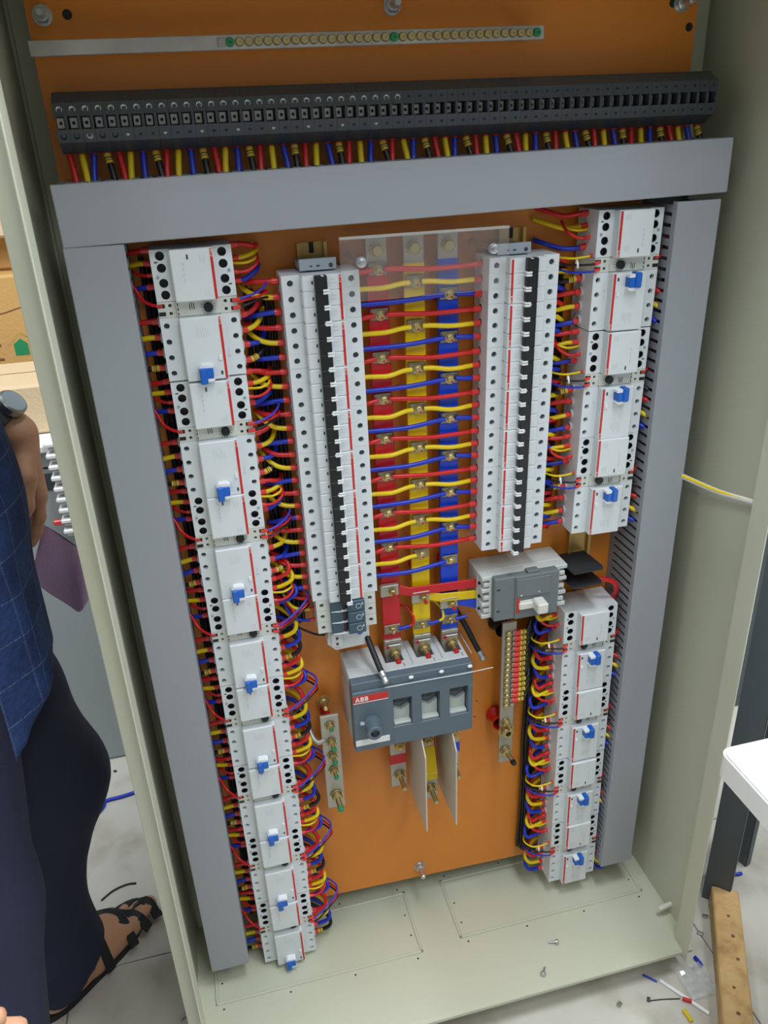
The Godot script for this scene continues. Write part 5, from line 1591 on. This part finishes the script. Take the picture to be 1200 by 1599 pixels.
func surroundings():
	# left: another enclosure on the floor with cartons piled behind
	var e = thing("grey_enclosure", "grey sheet steel enclosure standing on the floor behind the person", "enclosure", Vector3(-0.55, 0, -0.74))
	obj("body", MB.new().between(Vector3(-0.35, 0.0, -0.14), Vector3(0.30, 0.770, 0.14), 0.004).mesh(), "grey_steel", e)
	obj("top_sheet", MB.new().between(Vector3(-0.36, 0.770, -0.15), Vector3(0.31, 0.786, 0.15), 0.003).mesh(), "white", e)
	obj("door_gap", MB.new().between(Vector3(-0.34, 0.735, 0.1395), Vector3(0.29, 0.739, 0.1405)).mesh(), "pit", e)
	obj("vent", MB.new().between(Vector3(0.09, 0.69, 0.1395), Vector3(0.29, 0.725, 0.1415)).mesh(), "mark", e)
	var wd = thing("white_trunking", "white slotted trunking fixed upright to the front of the grey enclosure", "trunking", Vector3(-0.4055, 0.605, -0.5945))
	obj("trunking_back", MB.new().between(Vector3(0.004, 0.0, -0.004), Vector3(0.05, 0.197, 0.0), 0.001).mesh(), "white", wd)
	obj("trunking_cover", MB.new().between(Vector3(0.019, 0.0, 0.0), Vector3(0.05, 0.195, 0.03), 0.001).mesh(), "grey_steel", wd)
	for i in 9:
		var y = 0.188 - i * 0.0228
		obj("trunking_finger", MB.new().box(Vector3(0.004, y, 0.015), Vector3(0.028, 0.0085, 0.03), 0.002).box(Vector3(0.0135, y - 0.0114, 0.014), Vector3(0.010, 0.0155, 0.027), 0.0015).box(Vector3(0.001, y - 0.0098, 0.012), Vector3(0.012, 0.0042, 0.024), 0.001).mesh(), "white", wd)
	carton("pale cardboard box lying on the grey enclosure", Vector3(-0.80, 0.787, -0.86), Vector3(-0.28, 0.888, -0.66), "cardboard_pale")
	var pb = carton("large tan cardboard box with a small green house printed on it", Vector3(-0.95, 0.0, -1.45), Vector3(-0.25, 1.052, -0.98), "cardboard")
	var hp = Transform3D(Basis(), Vector3(0, 0, 0))
	var gx = 0.6 - 0.501
	obj("printed_roof", MB.new().prism(v2([-0.032, -0.006, 0, 0.022, 0.034, -0.004, 0.031, -0.001, 0, 0.0175, -0.028, -0.008]), Transform3D(Basis(), Vector3(0.11, 0.905, 0.2351)), 0.0004).mesh(), "dark_green", pb)
	obj("printed_house", MB.new().prism(v2([-0.018, -0.03, 0.012, -0.03, 0.012, -0.004, -0.002, 0.008, -0.018, -0.004]), Transform3D(Basis(), Vector3(0.11, 0.905, 0.2351)), 0.0004).mesh(), "green", pb)
	var pt = MB.new()
	for i in 5:
		pt.between(Vector3(0.035, 0.93 - i * 0.016, 0.235), Vector3(0.066 - (i % 2) * 0.008, 0.936 - i * 0.016, 0.2354))
	obj("printed_lines", pt.mesh(), "knot", pb)
	obj("torn_crease", MB.new().tube([Vector3(0.05, 0.965, 0.235), Vector3(0.09, 0.972, 0.2354), Vector3(0.14, 0.985, 0.235)], 0.0012, 6).mesh(), "knot", pb)
	carton("brown cardboard box on top of the printed one", Vector3(-0.97, 1.053, -1.50), Vector3(-0.28, 1.125, -1.05), "cardboard")
	carton("cream cardboard box on top of the pile", Vector3(-0.96, 1.126, -1.42), Vector3(-0.30, 1.40, -0.99), "cardboard_pale")
	# right: plastic table, steel uprights, timber
	var tb = thing("plastic_table", "white moulded plastic table with rounded corner", "table", Vector3(0.78, 0.0, 0.70))
	var top = []
	for q in [[-0.33, -0.385, PI], [0.33, -0.385, -PI / 2], [0.33, 0.385, 0.0], [-0.33, 0.385, PI / 2]]:
		for k in 7:
			var a = q[2] + k * PI / 12.0
			top.append(Vector2(q[0] - signf(q[0]) * 0.014 + cos(a) * 0.014, q[1] - signf(q[1]) * 0.014 + sin(a) * 0.014))
	var down = Basis(Vector3(1, 0, 0), Vector3(0, 0, 1), Vector3(0, -1, 0))
	var tm = MB.new().prism(top, Transform3D(down, Vector3(0, 0.600, 0)), 0.004)
	var inner = []
	for v in top:
		inner.append(v * 1.006)
	tm.prism(inner, Transform3D(down, Vector3(0, 0.597, 0)), 0.033)
	obj("table_top", tm.mesh(), "table", tb)
	for sx in [-1, 1]:
		for sz in [-1, 1]:
			obj("leg", MB.new().tube([Vector3(0.1 + sx * 0.16, 0.567, sz * 0.22), Vector3(0.1 + sx * 0.17, 0.0, sz * 0.24)], [0.026, 0.019], 10).mesh(), "table", tb)
	for q in [["dark grey folded steel upright nearest the timber", 0.7265, 0.0925, -0.43, 0.052, 0.045, "dark_steel", "mid_steel"], ["narrow pale steel upright behind the table corner", 0.790, 0.058, -0.43, 0.014, 0.05, "dark_steel", "bone"]]:
		var u = thing("steel_upright", q[0], "steel channel", Vector3(q[1], 0, q[2]), "steel uprights")
		u.rotation.y = 0.78 if q[4] > 0.03 else 0.3
		obj("side_web", MB.new().between(Vector3(-q[4], 0, -0.002), Vector3(0, 1.15, 0.0), 0.0005).mesh(), q[6], u)
		obj("front_flange", MB.new().between(Vector3(0, 0, -q[5]), Vector3(0.002, 1.15, 0.0), 0.0005).mesh(), q[7], u)
		obj("rear_flange", MB.new().between(Vector3(-q[4], 0, -q[5]), Vector3(-q[4] + 0.002, 1.15, 0.0), 0.0005).mesh(), q[6], u)
	var pl = thing("steel_partition", "dark grey steel panel standing behind the uprights beside the cabinet", "panel", Vector3(1.05, 0, -0.35))
	obj("sheet", MB.new().between(Vector3(-0.36, 0.0, -0.02), Vector3(0.6, 1.3, 0.0), 0.002).mesh(), "dark_steel", pl)
	var wb = thing("timber_batten", "rough pine batten lying on the floor beside the cabinet", "timber", Vector3(0.0, 0, 0.0))
	var A = Vector3(0.686, 0, 0.118)
	var B = Vector3(0.490, 0, 0.45)
	var X = (B - A).normalized()
	var Zb = Vector3(-X.z, 0, X.x)
	var xf = Transform3D(Basis(X, Vector3.UP, X.cross(Vector3.UP)), A)
	wb.position = A
	xf.origin = Vector3.ZERO
	obj("batten", MB.new().box(Vector3(0.22, 0.0205, 0.0), Vector3(0.44, 0.04, 0.046), 0.0025, xf).mesh(), "wood", wb)
	for i in 8:
		var p = Vector3(0.05 + i * 0.045 + rng.randf() * 0.01, 0.0407, rng.randf_range(-0.014, 0.014))
		obj("knot", MB.new().lathe(v2([0.0026 + rng.randf() * 0.0015, 0, 0.001, 0.0005, 0, 0.0004]), xf * Transform3D(Basis(Vector3(1, 0, 0), -PI / 2), p), 8).mesh(), "knot", wb)
	# pale cable passing over the side panel
	var cb = thing("white_cable", "thin white cable with yellow stripe passing out over the cabinet's side panel", "cable", Vector3(0.515, 0.86, 0.06))
	var cpts = [Vector3(-0.01, 0.004, 0.004), Vector3(0.006, -0.002, 0.03), Vector3(0.018, -0.003, 0.07), Vector3(0.022, 0.004, 0.11), Vector3(0.022, 0.016, 0.158), Vector3(0.03, 0.026, 0.182), Vector3(0.10, 0.03, 0.19), Vector3(0.2, 0.0, 0.18), Vector3(0.24, -0.3, 0.16), Vector3(0.25, -0.855, 0.15)]
	obj("sheath", MB.new().tube(curve(cpts, 6), 0.0038, 8).mesh(), "wire_white", cb)
	var st = []
	for p in curve(cpts, 6):
		st.append(p + Vector3(-0.0012, 0.0016, 0.002))
	obj("yellow_core", MB.new().tube(st, 0.0022, 6).mesh(), "wire_yellow", cb)
	for p in [Vector3(0.0225, 0.0165, 0.160), Vector3(0.026, 0.022, 0.172)]:
		obj("dark_band", MB.new().lathe(v2([0.0045, -0.0012, 0.0048, 0, 0.0045, 0.0012]), facing(p, Vector3(0.3, 0.35, 1)), 10).mesh(), "black", cb)
	# blue strap on the floor behind the table
	wire("blue_strap", "blue plastic strap curling on the floor behind the table", "strap", "", "blue", [Vector3(0.87, 0.012, 0.03), Vector3(0.91, 0.02, 0.06), Vector3(0.96, 0.02, 0.05), Vector3(0.98, 0.06, 0.0), Vector3(0.95, 0.13, -0.03), Vector3(0.93, 0.17, -0.02)], 0.008)
	litter()

func litter():
	# screws on the pan
	for q in [[0.332, 0.148, 0.3, "standing on its head further in"], [0.298, 0.190, 2.2, "lying near the front lip"]]:
		var s = thing("loose_screw", "loose zinc screw on the cabinet floor, " + q[3], "screw", Vector3(q[0], PAN, q[1]), "loose screws on the cabinet floor")
		var xf = facing(Vector3(0, 0.004, 0), Vector3(cos(q[2]), 0.12, sin(q[2])))
		obj("shank", MB.new().lathe(v2([0.0, -0.007, 0.0015, -0.006, 0.0018, 0.006]), xf, 8).mesh(), "zinc", s)
		obj("screw_head", MB.new().lathe(v2([0.0018, 0.006, 0.0046, 0.0062, 0.0046, 0.0085, 0.003, 0.0100, 0, 0.0100]), xf, 12).mesh(), "zinc", s)
	# wire offcuts and scraps on the floor: [kind, colour, x, z, length, angle, label]
	var L = [["blue", 0.577, 0.208, 0.018, 1.45, "short blue offcut off the cabinet's front corner"], ["blue", 0.483, 0.212, 0.024, 0.8, "thin blue offcut under the edge of the front lip"],
		["yellow", 0.507, 0.285, 0.020, 1.5, "yellow offcut beside the timber"], ["red", 0.521, 0.262, 0.014, 0.6, "short red offcut near the white strip"],
		["blue", 0.752, 0.073, 0.014, 0.1, "blue offcut at the foot of the steel upright"], ["blue", 0.664, 0.121, 0.012, 0.5, "blue offcut touching the timber's end"]]
	for q in L:
		var a = q[4]
		var r = 0.0032 if q[3] < 0.022 else 0.0018
		var dv = Vector3(cos(a), 0, sin(a)) * q[3]
		wire("wire_offcut", q[5], "offcut", "wire offcuts on the floor", q[0], [Vector3(q[1], r, q[2]) - dv * 0.5, Vector3(q[1], r, q[2]) + Vector3(0.0008, 0, 0.0008), Vector3(q[1], r, q[2]) + dv * 0.5], r)
	wire("wire_offcut", "long blue offcut on the tiles left of the cabinet", "offcut", "wire offcuts on the floor", "blue", [Vector3(-0.452, 0.004, -0.432), Vector3(-0.443, 0.004, -0.448), Vector3(-0.439, 0.004, -0.462), Vector3(-0.40, 0.004, -0.466), Vector3(-0.34, 0.004, -0.478)], 0.004)
	wire("wire_offcut", "tiny yellow offcut by the bent end of the blue one", "offcut", "wire offcuts on the floor", "yellow", [Vector3(-0.458, 0.004, -0.456), Vector3(-0.452, 0.004, -0.453), Vector3(-0.447, 0.004, -0.45)], 0.004)
	wire("wire_offcut", "curved black strand on the tiles in front of the sandal", "offcut", "wire offcuts on the floor", "black", [Vector3(-0.432, 0.002, -0.202), Vector3(-0.41, 0.002, -0.219), Vector3(-0.385, 0.002, -0.226), Vector3(-0.368, 0.002, -0.224)], 0.0018)
	wire("wire_offcut", "thin dark strand with a bead among the scraps", "offcut", "wire offcuts on the floor", "black", [Vector3(0.462, 0.001, 0.246), Vector3(0.482, 0.001, 0.249), Vector3(0.512, 0.001, 0.256)], 0.0009)
	for q in [[-0.425, -0.554, 0.004, "small dark scrap near the enclosure foot"], [-0.30, -0.155, 0.003, "small dark scrap in front of the toes"], [-0.284, 0.068, 0.006, "shiny scrap of foil by the cabinet's side"], [0.412, 0.239, 0.005, "grey metal chip in front of the lip"], [0.640, 0.135, 0.005, "shiny nut beside the side panel, further back"], [0.612, 0.162, 0.005, "shiny nut beside the side panel, nearer the front"], [0.462, 0.244, 0.004, "dark bead at the strand's end"]]:
		var s = thing("metal_scrap", q[3], "scrap", Vector3(q[0], 0.0, q[1]), "scraps on the floor")
		var dark = q[3].contains("dark")
		obj("chip", MB.new().box(Vector3(0, q[2] * 0.45, 0), Vector3(q[2] * 2.0, q[2] * 0.9, q[2] * 1.3), q[2] * 0.2, Transform3D(Basis(Vector3.UP, q[0] * 9), Vector3.ZERO)).mesh(), "mark" if dark else "steel", s)
	var ps = thing("plastic_strip", "crumpled white plastic strip lying between the cabinet lip and the timber", "scrap", Vector3(0.520, 0.0, 0.255))
	obj("strip", MB.new().box(Vector3(0, 0.002, 0), Vector3(0.085, 0.003, 0.006), 0.001, Transform3D(Basis(Vector3.UP, -1.0), Vector3(0.0, 0, 0))).mesh(), "white", ps)
	var bg = thing("plastic_scrap", "crumpled clear plastic film beside the white strip", "scrap", Vector3(0.555, 0.0, 0.238))
	var bm = MB.new()
	var g = []
	for i in 9:
		var row = []
		for j in 9:
			row.append(Vector3((i - 4) * 0.0065, 0.004 + 0.006 * absf(sin(i * 1.7 + j * 2.3)) * (1.0 - absf(i - 4) / 6.0), (j - 4) * 0.007))
		g.append(row)
	for i in 8:
		for j in 8:
			var nn = (g[i][j + 1] - g[i][j]).cross(g[i + 1][j] - g[i][j]).normalized()
			bm.quad(g[i][j], g[i + 1][j], g[i + 1][j + 1], g[i][j + 1], nn)
	obj("film", bm.mesh(), "plastic_bag", bg)
	var tp = thing("tape_scrap", "clear tape dispenser scrap against the steel upright's foot", "scrap", Vector3(0.705, 0.0, 0.075))
	obj("film_lump", MB.new().lathe(v2([0.0, 0.0, 0.018, 0.002, 0.021, 0.012, 0.012, 0.02, 0, 0.021]), Transform3D(Basis(Vector3(1, 0, 0), -PI / 2), Vector3.ZERO), 9).mesh(), "plastic_bag", tp)
	var rc = thing("red_clip", "small red clip stuck to the white trunking above the cloth", "clip", Vector3(-0.421, 0.628, -0.58))
	obj("clip", MB.new().box(Vector3(0, 0, 0), Vector3(0.022, 0.011, 0.01), 0.002).mesh(), "boot", rc)
	wire("green_strand", "green and blue strand end poking out under the cloth", "offcut", "", "blue", [Vector3(-0.372, 0.52, -0.588), Vector3(-0.355, 0.515, -0.58), Vector3(-0.34, 0.518, -0.578), Vector3(-0.32, 0.53, -0.59)], 0.0022)

# ---------------------------------------------------------------- the scene
func _ready():
	var cam := Camera3D.new()
	cam.name = "camera"
	cam.position = Vector3(-0.1124, 1.3063, 0.9585)
	cam.rotation_order = EULER_ORDER_YXZ
	cam.rotation = Vector3(-0.4478, -0.2258, -0.0433)
	cam.fov = 65.4565
	cam.near = 0.02
	add_child(cam)
	cam.current = true
	var env := Environment.new()
	env.background_mode = Environment.BG_COLOR
	env.background_color = Color(0.5, 0.52, 0.55)
	env.tonemap_mode = Environment.TONE_MAPPER_LINEAR
	env.tonemap_exposure = 1.0
	env.sdfgi_enabled = true
	env.ssao_enabled = true
	env.ssil_enabled = true
	var we := WorldEnvironment.new()
	we.name = "world_environment"
	we.environment = env
	add_child(we)
	rng.seed = 7
	make_materials()
	for q in [[Vector3(0.35, 2.8, 1.75), 0.7, "over the space before the cabinet"], [Vector3(0.35, 2.8, 0.40), 1.45, "right over the cabinet"], [Vector3(1.75, 2.8, 1.75), 0.7, "over the far end of the plastic table"], [Vector3(1.75, 2.8, 0.40), 1.2, "over the timber"], [Vector3(-1.15, 2.8, 1.75), 0.45, "behind the person"], [Vector3(-1.0, 2.8, 0.2), 1.2, "over the stacked cartons"]]:
		lamp_fitting(q[0], Vector2(0.3, 1.1), LAMP * q[1], q[2])
	room()
	cabinet()
	mounting_plate()
	ducts()
	device_columns()
	miniature_breakers()
	busbars()
	isolator_switch()
	moulded_breaker()
	terminals()
	earth_bar()
	neutral_bars()
	acrylic_cover()
	power_wires()
	breaker_wires()
	neutral_runs()
	person()
	bystander_hand()
	surroundings()

const LAMP := 2.4
